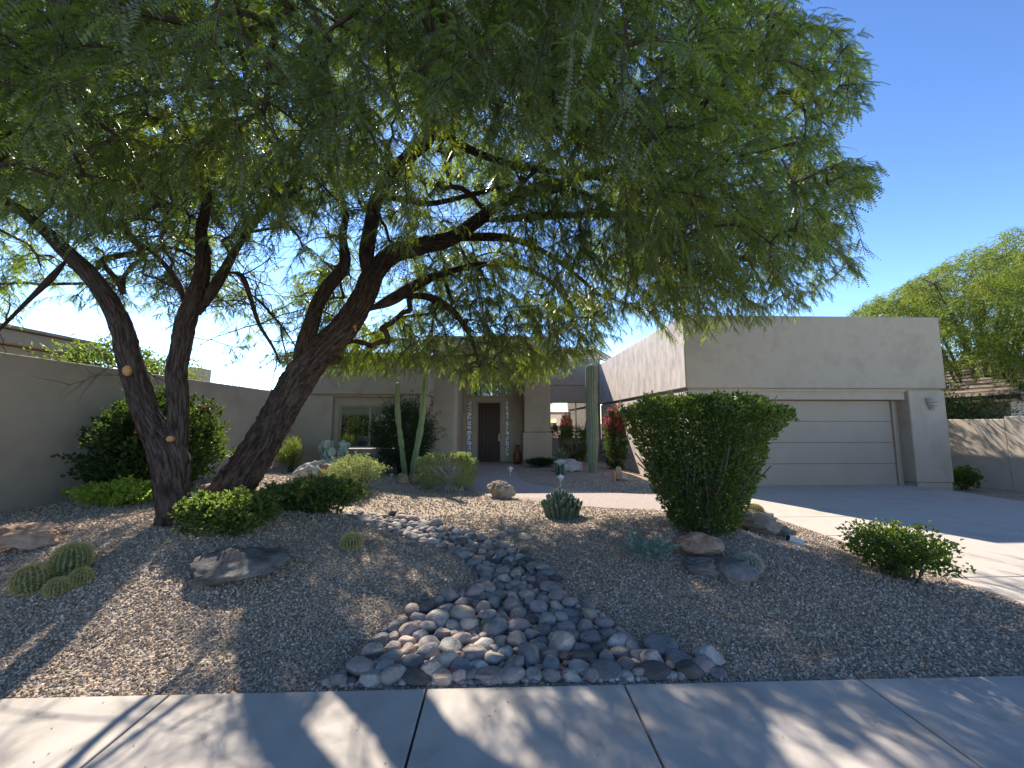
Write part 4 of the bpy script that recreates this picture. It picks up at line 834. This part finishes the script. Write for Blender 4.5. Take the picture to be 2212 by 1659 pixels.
def yucca():
    b = Vector((2.05, 13.1, g1(2.05, 13.1))); E = empty('yucca', b, 'spiky yucca with dry straw skirt beside the pale boulder at the right window', 'plant')
    m = MB(); m.tube([(0, 0, -.05), (.02, 0, .2), (0, 0, .42)], [.06, .055, .05], 10); npmesh('trunk', np.concatenate(m.V), [np.concatenate(f) for f in m.F.values()], R_BROWN, E)
    for mat, nm, el0, el1, n, z in ((YUCL, 'foliage', -.1, 1.4, 62, .42), (STRAW, 'dry_leaves', -1.15, -.2, 40, .36)):
        a = RNG.uniform(0, 6.28, n); el = RNG.uniform(el0, el1, n); D = np.stack([np.cos(a) * np.cos(el), np.sin(a) * np.cos(el), np.sin(el)], -1); C = np.tile([0, 0, z], (n, 1)) + RNG.normal(size=(n, 3)) * .015; V, Fq = leafquads(C, D, RNG.uniform(.34, .52, n), .035); npmesh(nm, V, Fq, mat, E)
yucca()

# ------------------------------------------------------------------ cacti
def spines(C, Nn, per, lg, w_, spread=.8):
    C = np.repeat(C, per, 0); Nn = np.repeat(Nn, per, 0); D = unit(Nn + RNG.normal(size=C.shape) * spread); n = len(C); S = unit(np.cross(D, RNG.normal(size=(n, 3)))) * w_
    V = np.stack([C - S, C + S, C + D * (lg * RNG.uniform(.6, 1.2, n))[:, None]], 1).reshape(-1, 3); return V, np.arange(n * 3).reshape(-1, 3)
def ribbed(path, rad, ribs, depth, seg_per=4, wob=None):
    """column body around path (n,3) with radii; returns V,F, areole points, normals"""
    P = np.asarray(path, float); n = len(P); k = ribs * seg_per; a = np.arange(k) * 2 * math.pi / k; T = unit(np.gradient(P, axis=0)); N = unit(np.cross(T[0], [0.2, 1, 0])); Ns = []
    for t in T: N = unit(N - t * N.dot(t)); Ns.append(N)
    Ns = np.array(Ns); B = np.cross(T, Ns); prof = 1 - depth * (1 - np.abs(np.cos(a * ribs / 2))) * 1.0; prof = 1 - depth + depth * np.abs(np.cos(a * ribs / 2)) ** .8
    rad = np.asarray(rad)[:, None] * prof[None]; 
    V = P[:, None] + rad[..., None] * (np.cos(a)[None, :, None] * Ns[:, None] + np.sin(a)[None, :, None] * B[:, None])
    i = np.arange(n - 1)[:, None] * k; j = np.arange(k)[None]; j2 = (j + 1) % k; Fq = np.stack([i + j, i + j2, i + k + j2, i + k + j], -1).reshape(-1, 4)
    top = np.array([[(n - 1) * k + q for q in range(k)]])
    rj = np.arange(0, k, seg_per); AC = V[:, rj].reshape(-1, 3); AN = unit((V[:, rj] - P[:, None])).reshape(-1, 3); return V.reshape(-1, 3), [Fq, top], AC, AN
def cactus(name, base, path, rad, ribs, depth, mat, smat, label, cat, per=4, lg=.03, w_=.0012, group=None, every=1, spread=.8):
    E = empty(name, base, label, cat, group); V, Fs, AC, AN = ribbed(path, rad, ribs, depth); npmesh('body', V, Fs, mat, E, smooth=True)
    AC = AC[::every]; AN = AN[::every]; V, Fq = spines(AC, AN, per, lg, w_, spread); npmesh('spines', V, Fq, smat, E); return E
def barrel(px, py, r, h, label, lean=(0, 0), group=None, sp=SPINE_Y):
    b = G(px, py); b = Vector((b.x, b.y + r * .8, g1(b.x, b.y + r * .8) - .02)); t = np.linspace(0, math.pi * .995, 40); z = h / 2 * (1 - np.cos(t)); rad = r * np.sin(t) ** .75 + .002; rad[0] = r * .5
    path = np.stack([lean[0] * (z / h) ** 1.3, lean[1] * (z / h) ** 1.3, z], -1); return cactus('barrel_cactus', b, path, rad, 22, .20, BARREL, sp, label, 'cactus', 6 if r < .09 else 10, .022 if r < .09 else .032, .0012, group, 1, 1.0)
g_ = 'clump of golden barrel cacti at lower left'
barrel(122, 1243, .13, .27, 'largest golden barrel cactus, at the back of the lower left clump', group=g_)
barrel(42, 1288, .115, .22, 'leftmost golden barrel cactus of the clump, leaning left', (-.04, 0), group=g_)
barrel(106, 1286, .075, .14, 'small golden barrel cactus at the front of the lower left clump', group=g_)
barrel(158, 1254, .072, .14, 'smallest golden barrel cactus on the right side of the clump', group=g_)
barrel(752, 1190, .115, .17, 'lone round golden barrel cactus on gravel left of the stone creek')
barrel(1632, 1242, .105, .17, 'pale spined barrel cactus beside the split grey rock under the big clipped shrub', sp=SPINE_W)
barrel(1640, 1118, .13, .22, 'yellow lit barrel cactus half hidden behind the big clipped shrub')
def col(px, Yb, toppx, toppy, bend, r0, ribs, label, name, mat, smat, per, lg, w_, wob=.06, every=1, depth=.22, spread=.7, rb=.6):
    x0 = atY(px, 1000, Yb).x; b = Vector((x0, Yb, g1(x0, Yb) - .03)); tp = atY(toppx, toppy, Yb) - b; n = 70; t = np.linspace(0, 1, n)
    P = np.stack([tp.x * t + bend * np.sin(t * math.pi), 0 * t, tp.z * t], -1); P[:, 0] += .012 * np.sin(t * 9 + px); rad = r0 * (rb + (1 - rb) * np.minimum(1, t / .25)) * (1 + wob * np.sin(t * tp.z * 9 + px) + .5 * wob * np.sin(t * tp.z * 21)); rad *= np.sqrt(np.clip(1 - ((t - .965) / .0355).clip(0, 1) ** 2, .02, 1))
    return cactus(name, b, P, rad, ribs, depth, mat, smat, label, 'cactus', per, lg, w_, None, every, spread)
col(878, 10.9, 858, 826, -.06, .078, 6, 'left of two tall green columnar cacti, standing almost straight', 'column_cactus', CACT, SPINE_W, 3, .018, .0014, .10, rb=.9, depth=.30)
col(889, 10.7, 922, 775, .07, .088, 6, 'right of two tall green columnar cacti, leaning right towards the entry', 'column_cactus', CACT, SPINE_W, 3, .018, .0014, .10, rb=.9, depth=.30)
col(1280, 12.4, 1277, 786, .0, .185, 15, 'tall ribbed saguaro standing beside the right window with pale spines', 'saguaro', SAGU, SPINE_W, 8, .05, .0020, .02, depth=.24, spread=.9, rb=.55)
def clusterc(px, py, n, R0, h, r, mat, label, name, smat=SPINE_W, dome=True):
    b = G(px, py); b.y += R0 * .8; b.z = g1(b.x, b.y) - .02; E = empty(name, b, label, 'cactus'); m = MB(); AC = []; AN = []
    for k in range(n):
        rr = R0 * math.sqrt((k + .5) / n) * (1.0); a = k * 2.39996; x, y = rr * math.cos(a), rr * math.sin(a); hh = h * (1 - .5 * (rr / R0) ** 2 if dome else RNG.uniform(.7, 1)) * RNG.uniform(.85, 1.1); t = np.linspace(0, 1, 12)
        P = np.stack([x * .8 + x * .30 * t ** 2, y * .8 + y * .30 * t ** 2, hh * t], -1); rad = r * np.sqrt(np.clip(1 - ((t - .8) / .201).clip(0, 1) ** 2, .03, 1)) * (1 + .05 * np.sin(t * 14 + k)); V, Fs, ac, an = ribbed(P, rad, 7, .25, 2); m.add(V, Fs); AC.append(ac); AN.append(an)
    npmesh('body', np.concatenate(m.V), [np.concatenate(f) for f in m.F.values()], mat, E, smooth=True)
    V, Fq = spines(np.concatenate(AC), np.concatenate(AN), 3, .014, .0008); npmesh('spines', V, Fq, smat, E); return E
clusterc(1220, 1124, 80, .33, .46, .030, FING, 'dense green cluster of many upright finger cacti beside the curved walkway', 'finger_cactus')
b_ = clusterc(1204, 1030, 6, .12, .38, .05, FING, 'small clump of stubby grey green cacti in front of the pale boulder', 'finger_cactus', dome=False); b_.location = (1.85, 11.9, g1(1.85, 11.9))
b_ = clusterc(1327, 1040, 1, .01, .30, .05, noisy('orange_cactus_skin', [(.42, .20, .10), (.55, .30, .16)], 20, 3, .8, .3), 'short stubby orange spined cactus beside the small tan rocks', 'hedgehog_cactus', smat=plain('rust_spine', (.5, .22, .10)), dome=False)
def prickly():
    b = Vector((-4.62, 11.2, g1(-4.62, 11.2))); E = empty('prickly_pear', b, 'pale blue grey prickly pear cactus with round pads below the left window', 'cactus')
    pads = [((0, 0, -.03), (0, 0, 1.), .17)]; m = MB(); k = 0; todo = [(np.array([x, y, 0.]), unit(np.array([x * 1.2, y, 1.3])), 0) for x, y in ((-.22, 0), (0, .05), (.2, 0), (.02, -.12))]
    cnt = 0
    while todo and cnt < 58:
        p, d, lv = todo.pop(0); L = RNG.uniform(.19, .26); W = L * .43; c = p + d * L / 2; nrm = unit(np.cross(d, RNG.normal(size=3)) + np.array([0, -.8, 0])); nrm = unit(nrm - d * nrm.dot(d)); s = np.cross(d, nrm)
        nu, nv = 12, 7; V = []
        for i in range(nv):
            ph = math.pi * (i + .02) / (nv - 1 + .04)
            for j in range(nu): th = 2 * math.pi * j / nu; V.append(c + d * (-math.cos(ph)) * L / 2 + (s * math.cos(th) * W + nrm * math.sin(th) * .018) * math.sin(ph) ** .8)
        i = np.arange(nv - 1)[:, None] * nu; j = np.arange(nu)[None]; m.add(V, np.stack([i + j, i + (j + 1) % nu, i + nu + (j + 1) % nu, i + nu + j], -1).reshape(-1, 4)); cnt += 1
        if lv < 4:
            for q in range(RNG.integers(2, 4)):
                dd = unit(d * .7 + s * RNG.uniform(-1.3, 1.3) + nrm * RNG.uniform(-.5, .5) + np.array([0, 0, .75])); todo.append((c + dd * L * .42, dd, lv + 1))
    npmesh('pads', np.concatenate(m.V), np.concatenate(m.F[4]), PEAR, E, smooth=True)
prickly()

# ------------------------------------------------------------------ boulders
import bmesh
def ico(sub):
    bm = bmesh.new(); bmesh.ops.create_icosphere(bm, subdivisions=sub, radius=1); V = np.array([v.co[:] for v in bm.verts]); F = np.array([[v.index for v in f.verts] for f in bm.faces]); bm.free(); return V, F
ICO5, ICO3, ICO2 = ico(5), ico(4), ico(2)
def rockshape(seed, cuts=7, amp=.18, ico_=ICO5, rough=.05):
    V, Fq = ico_; V = V.copy(); rs = np.random.default_rng(seed)
    for _ in range(cuts + 3):
        n = unit(rs.normal(size=3)); d = rs.uniform(.5, .85); s = V @ n; V = V - np.outer(np.clip(s - d, 0, None) * .92, n)
    o = Vector((seed * 3.1, seed * 1.7, 0)); nz = np.array([noise.noise(Vector(v) * 1.3 + o) * amp + noise.noise(Vector(v) * 4 + o) * rough - abs(noise.noise(Vector(v) * 2.6 + o * 2)) * rough * 1.4 + noise.noise(Vector(v) * 11 + o) * rough * .6 for v in V]); return V * (1 + nz)[:, None], Fq
def boulder(px, py, w_, h_, d_, mat, label, seed, rot=0, tilt=(0, 0), cuts=7, sink=.15, name='boulder', amp=.18, loc=None, rough=.12, group=None):
    """px,py: base front centre"""
    p = G(px, py) if loc is None else Vector(loc); 
    if loc is None: p = Vector((p.x, p.y + d_ / 2 * .8, 0)); p.z = g1(p.x, p.y)
    V, Fq = rockshape(seed, cuts, amp, rough=rough); V = V * np.array([w_ / 2, d_ / 2, h_ / 2]) / .88
    M = np.array(Matrix.Rotation(rot, 3, 'Z') @ Matrix.Rotation(tilt[0], 3, 'X') @ Matrix.Rotation(tilt[1], 3, 'Y')); V = V @ M.T; V[:, 2] += h_ / 2 - sink * h_
    o = npmesh(name, V, Fq, mat, smooth=True); o.location = p; return tag(o, label, 'rock', group)
boulder(20, 1200, .50, .28, .42, R_RED, 'flat topped pinkish tan boulder cut off by the left edge of the picture', 3, .2, cuts=9)
boulder(465, 1276, .98, .24, .62, R_DARK, 'dark grey craggy slab lying flat in the gravel in front of the lantana', 5, .55, (.26, -.10), cuts=12, rough=.12, sink=.25)
boulder(1080, 1078, .54, .38, .44, R_BROWN, 'rounded brown and black boulder alone on gravel near the walkway bend', 8, 0, cuts=4)
boulder(652, 1040, .78, .52, .6, R_PALE, 'white pointed boulder behind the lantana, left of its tan neighbour', 11, .3, (0, -.3), cuts=9)
boulder(692, 1040, .62, .40, .5, R_TAN, 'tan rounded boulder tucked between the white boulder and the flowering shrub', 12, .1)
boulder(432, 1090, .42, .26, .35, R_TAN, 'sunlit tan boulder between the two trunks of the mesquite', 13, .2)
boulder(868, 1045, .36, .28, .34, R_TAN, 'square tan sandstone block at the foot of the columnar cacti, left half of the pair', 15, 0, cuts=10)
boulder(893, 1046, .38, .28, .34, R_BROWN, 'greyer right hand sandstone block beside the clipped box shrub', 16, .1, cuts=10)
boulder(1225, 1018, .95, .55, .7, R_PALE, 'large pale boulder beside the yucca under the right window', 18, .2, cuts=10, loc=(2.35, 12.9, g1(2.35, 12.9)))
boulder(1345, 1040, .38, .22, .3, R_TAN, 'small golden tan rock on sunlit gravel right of the orange cactus', 21, .2, cuts=9)
boulder(1338, 1028, .20, .30, .16, R_TAN, 'small upright pointed tan stone standing behind the golden rock', 22, .4, (0, .2), cuts=9)
boulder(1308, 1030, .16, .16, .12, R_TAN, 'tiny tan wedge stone just left of the orange cactus', 24, .4, (0, .5), cuts=9)
boulder(1538, 1212, .56, .24, .30, R_RED, 'oblong reddish tan block resting on the grey rocks below the clipped shrub', 26, -.05, cuts=8, sink=.05)
boulder(1535, 1252, .46, .20, .34, R_GREY, 'flat grey rock under the left half of the reddish tan block', 27, -.2, cuts=8, sink=.3)
boulder(1597, 1265, .42, .24, .34, R_GREY, 'rounded cracked grey rock nearest the street under the clipped shrub', 28, -.3, cuts=6, sink=.2)
boulder(1650, 1155, .62, .34, .40, R_BROWN, 'rusty brown boulder behind the clipped shrub near the driveway', 30, -.25, cuts=8)
boulder(1695, 1162, .40, .20, .28, R_GREY, 'low grey brown rock sloping down beside the white spotlight', 31, -.35, cuts=8)
boulder(845, 1030, .12, .1, .1, R_PALE, 'tiny pale stone left of the tan sandstone blocks', 33)

# ------------------------------------------------------------------ river cobbles
CMESH = {}
def cobmesh(shape, colour):
    key = (shape, colour)
    if key not in CMESH:
        V, Fq = rockshape(100 + shape, -1 + shape % 3, .10, ICO3 if shape < 14 else ICO2, .012); o = npmesh('river_stone', V, Fq, COB[colour], smooth=True); CMESH[key] = o.data; bpy.data.objects.remove(o)
    return CMESH[key]
placed = []; NC = 0
def cobble(x, y, w_, h_, d_, colour, label, rot=0, lift=.0, group=None):
    global NC; NC += 1
    o = bpy.data.objects.new('river_stone', cobmesh(NC % 14, colour)); COL.objects.link(o); o.location = (x, y, g1(x, y) + h_ * .28 + lift); o.scale = (w_ / 1.9, d_ / 1.9, h_ / 1.9); o.rotation_euler = (random.uniform(-.2, .2), random.uniform(-.2, .2), rot); placed.append((x, y, max(w_, d_) / 2 * .9)); return tag(o, label, 'stone', group)
# hand placed large stones: zoomed coordinates of the lower middle of the photo
ZST = [(190, 1085, 120, 95, 'pale', 'half white half grey egg stone at the left tip of the creek mouth'), (305, 955, 140, 90, 'grey', 'broad light grey stone at the upper left corner of the creek mouth'), (335, 1062, 150, 130, 'grey', 'blocky taupe grey stone second from the left tip against the sidewalk'),
(455, 1000, 150, 110, 'slate blue', 'smooth bluish grey oval above the long dark slab near the left tip'), (490, 1092, 190, 85, 'dark', 'long dark slab stone lying flat against the sidewalk at left'), (605, 1035, 160, 110, 'tan', 'big beige stone left of the brick red stone by the sidewalk'),
(650, 1100, 120, 85, 'tan', 'beige stone touching the sidewalk just below the big beige one'), (430, 850, 110, 90, 'pinkish', 'pinkish beige stone half sunk in gravel left of the creek mouth'), (570, 865, 130, 85, 'grey', 'grey oval lying in gravel right of the half sunk pinkish stone'),
(650, 795, 100, 85, 'mauve', 'dark purple round stone above the grey oval at the left rim'), (620, 700, 140, 100, 'grey', 'wide taupe stone set apart in gravel at the upper left of the mouth'), (780, 665, 150, 95, 'tan', 'large tan stone with worn ring at the left neck of the creek'),
(830, 727, 115, 90, 'tan', 'knobbly light brown stone just below the ringed tan one'), (905, 627, 110, 85, 'mauve', 'purple brown angular stone at the left neck of the creek'), (960, 1105, 175, 60, 'pinkish', 'long brick brown stone pressed flat along the sidewalk'),
(760, 1065, 95, 75, 'pinkish', 'rusty red stone near the sidewalk left of centre'), (1112, 1080, 150, 80, 'mauve', 'plum grey oval against the sidewalk at the centre of the mouth'), (1250, 1058, 100, 70, 'grey', 'mid grey stone one row up from the sidewalk, right of centre'), (1370, 1082, 110, 95, 'slate blue', 'upright blue black stone beside the red petals by the sidewalk'),
(1505, 1072, 120, 60, 'pale', 'pale greenish flat oval just above the sidewalk right of centre'), (1545, 1012, 130, 70, 'grey', 'grey oval above the pale greenish one'), (1355, 930, 130, 85, 'slate blue', 'large slate oval in the middle of the creek mouth'), (1150, 742, 130, 85, 'mauve', 'large purple domed stone in the middle of the upper mouth'),
(1230, 800, 110, 70, 'grey', 'plain grey stone just below the purple domed one'), (1065, 920, 90, 70, 'pale', 'bright white round stone in the sunlit patch'), (1285, 888, 90, 65, 'tan', 'sandy round stone right of the sunlit patch'), (1560, 882, 120, 65, 'mauve', 'deep wine brown oval in the right half of the mouth'), (1665, 897, 140, 85, 'dark', 'greenish black stone leaning right in the right half'),
(1565, 948, 160, 65, 'dark', 'long charcoal stone in the right half of the mouth'), (1780, 847, 140, 95, 'pale', 'pale speckled stone on the right rim with white scuffs'), (1820, 922, 130, 75, 'slate blue', 'dark slate oval just below the pale speckled stone'), (2075, 867, 190, 105, 'slate blue', 'largest slate stone at the outer right rim, standing above the rest'),
(1940, 925, 110, 105, 'mauve', 'mauve wedge stone left of the biggest slate stone'), (2035, 967, 150, 115, 'mauve', 'purple grey stone with pale scuffed lower edge at the right rim'), (1740, 1076, 190, 80, 'slate blue', 'broad flat blue grey slab cut along the sidewalk edge'), (1935, 1037, 90, 85, 'grey', 'round grey stone between the flat slab and the dark stone'),
(2050, 1076, 190, 75, 'dark', 'wide dark stone against the sidewalk near the right tip'), (2190, 965, 160, 85, 'slate blue', 'bluish stone beyond the purple grey one near the right tip'), (1360, 487, 130, 65, 'slate blue', 'blue grey stone on the right edge of the narrow creek'), (1405, 547, 115, 75, 'mauve', 'mauve oval below the blue grey one on the right edge'),
(1490, 655, 120, 58, 'slate blue', 'flat blue green stone at the right shoulder of the creek'), (1570, 747, 110, 80, 'grey', 'round dark topped grey stone at the right shoulder'), (1460, 752, 110, 75, 'mauve', 'brownish purple stone inside the right shoulder'), (1310, 567, 80, 85, 'mauve', 'two toned mauve wedge standing up in mid creek'),
(1205, 542, 100, 60, 'tan', 'beige flat stone in mid creek'), (1020, 537, 120, 52, 'grey', 'grey flat stone on the left edge of the narrow creek'), (1015, 485, 95, 55, 'slate blue', 'bluish stone above the flat grey one on the left edge'), (1065, 432, 100, 55, 'tan', 'sandy pink oval on the left edge of the narrow creek'),
(1045, 388, 90, 60, 'tan', 'brown cream humped stone above the sandy pink oval'), (1312, 355, 100, 52, 'grey', 'grey oval high on the right edge of the narrow creek'), (1328, 402, 105, 62, 'slate blue', 'slate stone directly under the high grey oval'), (1385, 434, 100, 42, 'dark', 'dark thin stone poking out of the right edge'),
(1190, 157, 85, 45, 'tan', 'cream stone at the outer bend of the creek'), (1092, 117, 62, 45, 'grey', 'small upright grey egg on the bend'), (1040, 142, 75, 40, 'grey', 'grey brown stone left of the small egg on the bend'), (760, 205, 110, 48, 'dark', 'dark brown stone on the lower edge of the upper creek'), (842, 222, 80, 45, 'mauve', 'split mauve stone right of the dark brown one'),
(930, 232, 110, 52, 'mauve', 'plum stone on the lower edge before the bend'), (550, 158, 120, 42, 'grey', 'long grey stone on the lower edge of the upper creek'), (320, 120, 110, 45, 'slate blue', 'dark bluish stone low on the far left edge of the upper creek'), (465, 45, 80, 42, 'pinkish', 'sunlit pinkish oval on the upper edge of the far creek')]
for zx, zy, wz, hz, colr, lab in ZST:
    px = 737.3 + zx * .3333; py = 1105.9 + zy * .3333; wd = wz * .3333
    p = G(px, py + hz * .3333 * .28); dist = p.length; W = wd / F_ * math.hypot(p.y, .0) * 1.08; rot = random.uniform(-.3, .3)
    Hh = hz * .3333 / F_ * math.hypot(p.y, CAMZ) * .85; p.y = max(p.y, 2.60 + W * .38)
    cobble(p.x, p.y, W, min(Hh, W * .7), W * random.uniform(.68, .85), colr, lab, rot)
for zx, zy, wz, hz, colr, lab in [(185, 925, 160, 130, 'pale', 'pale blue green angular stone at the right end of the creek mouth'), (245, 1052, 90, 95, 'slate blue', 'upright blue green stone last in line at the right tip by the sidewalk'), (75, 1058, 160, 100, 'dark', 'wide dark grey oval left of the last upright stone'), (132, 995, 130, 90, 'mauve', 'pinkish brown leaf shaped stone between the dark oval and the pale angular stone'), (18, 955, 100, 85, 'grey', 'grey violet round stone left of the pale angular stone')]:
    px = 1474.6 + zx * .3333; py = 1105.9 + zy * .3333; wd = wz * .3333; p = G(px, py + hz * .1); W = wd / F_ * p.y * 1.08; p.y = max(p.y, 2.60 + W * .38)
    cobble(p.x, p.y, W, W * .62, W * .8, colr, lab, random.uniform(-.3, .3))
# random fill
CN = ['grey', 'slate blue', 'mauve', 'tan', 'pinkish', 'dark', 'pale']; CWt = [.32, .22, .22, .09, .03, .09, .03]
def fill():
    cand = []
    for rmin, tries in ((.088, 1800), (.068, 4500), (.048, 9000), (.030, 22000)):
        for _ in range(tries):
            i = random.random() ** .8; y = 2.62 + 4.8 * random.random() ** 1.6; x = random.uniform(-3.2, 1.45)
            cd = float(creek_d(x, y)); edge = 1.0 - rmin * .5
            if cd > edge: continue
            if rmin > .07 and cd < .60 and y > 3.7: continue
            if rmin > .09 and y > 3.7 and random.random() < .5: continue
            if y - rmin * .8 < 2.6: continue
            if y > 6.9: continue
            r = rmin * random.uniform(.85, 1.15); ok = True
            for (a, b, c) in placed:
                if abs(a - x) < .3 and (a - x) ** 2 + (b - y) ** 2 < ((c + r) * .78) ** 2: ok = False; break
            if ok: placed.append((x, y, r)); cand.append((r, x, y, cd))
    return cand
cand = fill(); print('fill', len(cand))
cand.sort(key=lambda c: -(c[0] / c[2])); n_ind = max(0, 300 - NC)
SZ = lambda r: 'large' if r > .085 else ('medium' if r > .06 else 'small')
for k, (r, x, y, cd) in enumerate(cand[:n_ind]):
    colr = random.choices(CN, CWt)[0]; zone = 'in the wide mouth of the stone creek' if y < 3.35 else ('in the narrow middle of the stone creek' if y < 4.9 else 'in the far upper bend of the stone creek')
    cobble(x, y, r * 2.2, r * random.uniform(1.1, 1.5), r * random.uniform(1.5, 1.9), colr, '%s %s river stone %s' % (SZ(r), colr, zone), random.uniform(0, 3.14), random.uniform(-.01, .015), 'river stones of the dry creek bed')
rest = cand[n_ind:]
m = {c: MB() for c in CN}; V0, F0 = ICO2
allV = MB()
cm = [];
for (r, x, y, cd) in rest:
    V = V0 * np.array([r * 1.15, r * .85, r * .6]) * (1 + RNG.uniform(-.06, .06, (len(V0), 1))); a = RNG.uniform(0, 6.28); Rm = np.array([[math.cos(a), -math.sin(a), 0], [math.sin(a), math.cos(a), 0], [0, 0, 1]]); allV.add(V @ Rm.T + np.array([x, y, g1(x, y) + r * .3]), F0)
# pebbles between stones
for _ in range(5200):
    y = 2.62 + 4.3 * random.random() ** 1.5; x = random.uniform(-3., 1.4)
    if creek_d(x, y) > .96: continue
    r = random.uniform(.012, .028); V = ICOV1 = V0 * np.array([r * 1.1, r * .85, r * .6]); a = RNG.uniform(0, 6.28); Rm = np.array([[math.cos(a), -math.sin(a), 0], [math.sin(a), math.cos(a), 0], [0, 0, 1]]); allV.add(V @ Rm.T + np.array([x, y, g1(x, y) + r * .4]), F0)
pm, n_, b_s, N, L = newmat('mixed_river_pebble'); g = N.new('ShaderNodeNewGeometry'); r = ramp(N, [(0, (.09, .085, .09)), (.2, (.16, .165, .18)), (.4, (.25, .235, .23)), (.6, (.27, .21, .20)), (.8, (.38, .31, .27)), (1, (.5, .46, .43))]); L.new(g.outputs['Random Per Island'], r.inputs[0]); L.new(r.outputs[0], b_s.inputs['Base Color']); b_s.inputs['Roughness'].default_value = .8
tag(npmesh('river_pebbles', np.concatenate(allV.V), [np.concatenate(f) for f in allV.F.values()], pm, smooth=True), 'small mixed river pebbles filling the gaps of the stone creek', 'pebbles', kind='stuff')

# ------------------------------------------------------------------ small things
def pathlight(loc, label):
    E = empty('path_light', loc, label, 'lamp', 'white pagoda path lights'); s = 1.0
    m = MB(); m.lathe([(.012, 0), (.012, .16)], (0, 0, 0), 10); npmesh('post', np.concatenate(m.V), [np.concatenate(f) for f in m.F.values()], WHITE, E)
    m = MB(); m.lathe([(.03, .15), (.05, .165), (.05, .18), (.03, .19), (.03, .215), (.045, .22), (.03, .235)], (0, 0, 0), 18); npmesh('lamp_body', np.concatenate(m.V), [np.concatenate(f) for f in m.F.values()], WHITE, E, smooth=False)
    m = MB(); m.lathe([(.02, .225), (.092, .235), (.095, .245), (.06, .275), (.035, .29), (.012, .30), (.012, .315), (.001, .318)], (0, 0, 0), 22); npmesh('cap', np.concatenate(m.V), [np.concatenate(f) for f in m.F.values()], WHITE, E, smooth=False)
    m = MB(); m.lathe([(.02, .195), (.078, .2), (.078, .207), (.02, .213)], (0, 0, 0), 22); npmesh('louvre', np.concatenate(m.V), [np.concatenate(f) for f in m.F.values()], WHITE, E, smooth=False)
b = G(1211, 1052); pathlight((b.x, b.y, b.z), 'white tiered path light at the gravel edge just behind the finger cactus cluster')
b = G(1102, 1030); pathlight((b.x, b.y, b.z), 'white tiered path light farther back beside the walkway near the door')
def spot(px, py, rz, label, mat, s=1.0, el=.35):
    b = G(px, py); E = empty('spotlight', b, label, 'lamp'); E.rotation_euler = (0, 0, rz)
    m = MB(); m.tube([(0, 0, -.03), (0, 0, .07 * s)], .012 * s, 10); m.box(-.022 * s, .022 * s, -.01, .01, .06 * s, .085 * s); npmesh('stake', np.concatenate(m.V), [np.concatenate(f) for f in m.F.values()], mat, E)
    d = np.array([-math.cos(el), 0, math.sin(el)]); c = np.array([0, 0, .11 * s]); m = MB(); m.tube([c - d * .07 * s, c - d * .065 * s, c + d * .03 * s, c + d * .09 * s], np.array([.02, .034, .036, .042]) * s, 20); npmesh('lamp_head', np.concatenate(m.V), [np.concatenate(f) for f in m.F.values()], mat, E)
    m = MB(); m.tube([c + d * .0901 * s, c + d * .094 * s], .034 * s, 20); npmesh('lens', np.concatenate(m.V), [np.concatenate(f) for f in m.F.values()], BLACKC, E)
spot(1722, 1190, -.2, 'white cylindrical garden spotlight aimed left at the right edge of the gravel', WHITE)
def pot():
    E = empty('glazed_pot', (-3.95, 11.9, g1(-3.95, 11.9)), 'dark round glazed pot on the ground below the left window', 'pot'); m = MB()
    m.lathe([(.10, 0), (.17, .08), (.21, .19), (.20, .28), (.15, .36), (.13, .37), (.15, .40), (.13, .40), (.11, .36), (.02, .3)], (0, 0, 0), 28); npmesh('body', np.concatenate(m.V), [np.concatenate(f) for f in m.F.values()], BLACKC, E, smooth=True)
pot()
def jug():
    E = empty('terracotta_jug', (.72, 15.4, .05), 'tall terracotta jug with handle standing right of the front door', 'jug'); m = MB()
    m.lathe([(.09, 0), (.14, .1), (.16, .25), (.13, .42), (.08, .52), (.07, .62), (.10, .70), (.08, .70), (.055, .62), (.02, .5)], (0, 0, 0), 24); npmesh('body', np.concatenate(m.V), [np.concatenate(f) for f in m.F.values()], TERRA, E, smooth=True)
    m = MB(); m.tube(catmull(np.array([(.08, 0, .66), (.17, 0, .66), (.2, 0, .52), (.14, 0, .38)]), .03), .014, 8); npmesh('handle', np.concatenate(m.V), [np.concatenate(f) for f in m.F.values()], TERRA, E, smooth=True)
jug()
m = MB(); m.box(-.75, -.05, 15.3, 15.85, .046, .058); tag(m.build('doormat', plain('doormat_fibre', (.03, .025, .022), .95), bevel=.004), 'dark rectangular doormat in front of the front door', 'doormat')
# fallen bougainvillea petals
C = []
for zx, zy in ((1030, 205), (990, 640), (950, 720), (1085, 770), (1595, 870), (1430, 1095), (540, 1050), (720, 1075)):
    p = G(737.3 + zx * .3333, 1105.9 + zy * .3333); 
    for k in range(4): C.append((p.x + RNG.normal() * .012, p.y + RNG.normal() * .012, p.z + .06 + RNG.random() * .02))
C = np.array(C); V, Fq = leafquads(C, unit(RNG.normal(size=C.shape)), .022, .016); tag(npmesh('fallen_petals', V, Fq, REDF), 'scattered red bougainvillea petals caught between the creek stones', 'petals', kind='stuff')
# leaf litter on gravel and sidewalk
n = 2600; x = RNG.uniform(-6, 5, n); y = RNG.uniform(2.0, 9, n); k = ~((x > 4.6)); x = x[k]; y = y[k]; z = np.where(y < 2.56, .002, gh(x, y) + .012); keep = (y > 2.6) | (RNG.random(len(y)) < .35); C = np.stack([x, y, z], -1)[keep]; D = RNG.normal(size=C.shape); D[:, 2] = RNG.uniform(0, .25, len(C)); V, Fq = leafquads(C, unit(D), .018, .006, 0)
tag(npmesh('leaf_litter', V, Fq, STRAW), 'tiny dry leaflets scattered on gravel under the mesquite', 'litter', kind='stuff')
print('objects', len(bpy.data.objects))
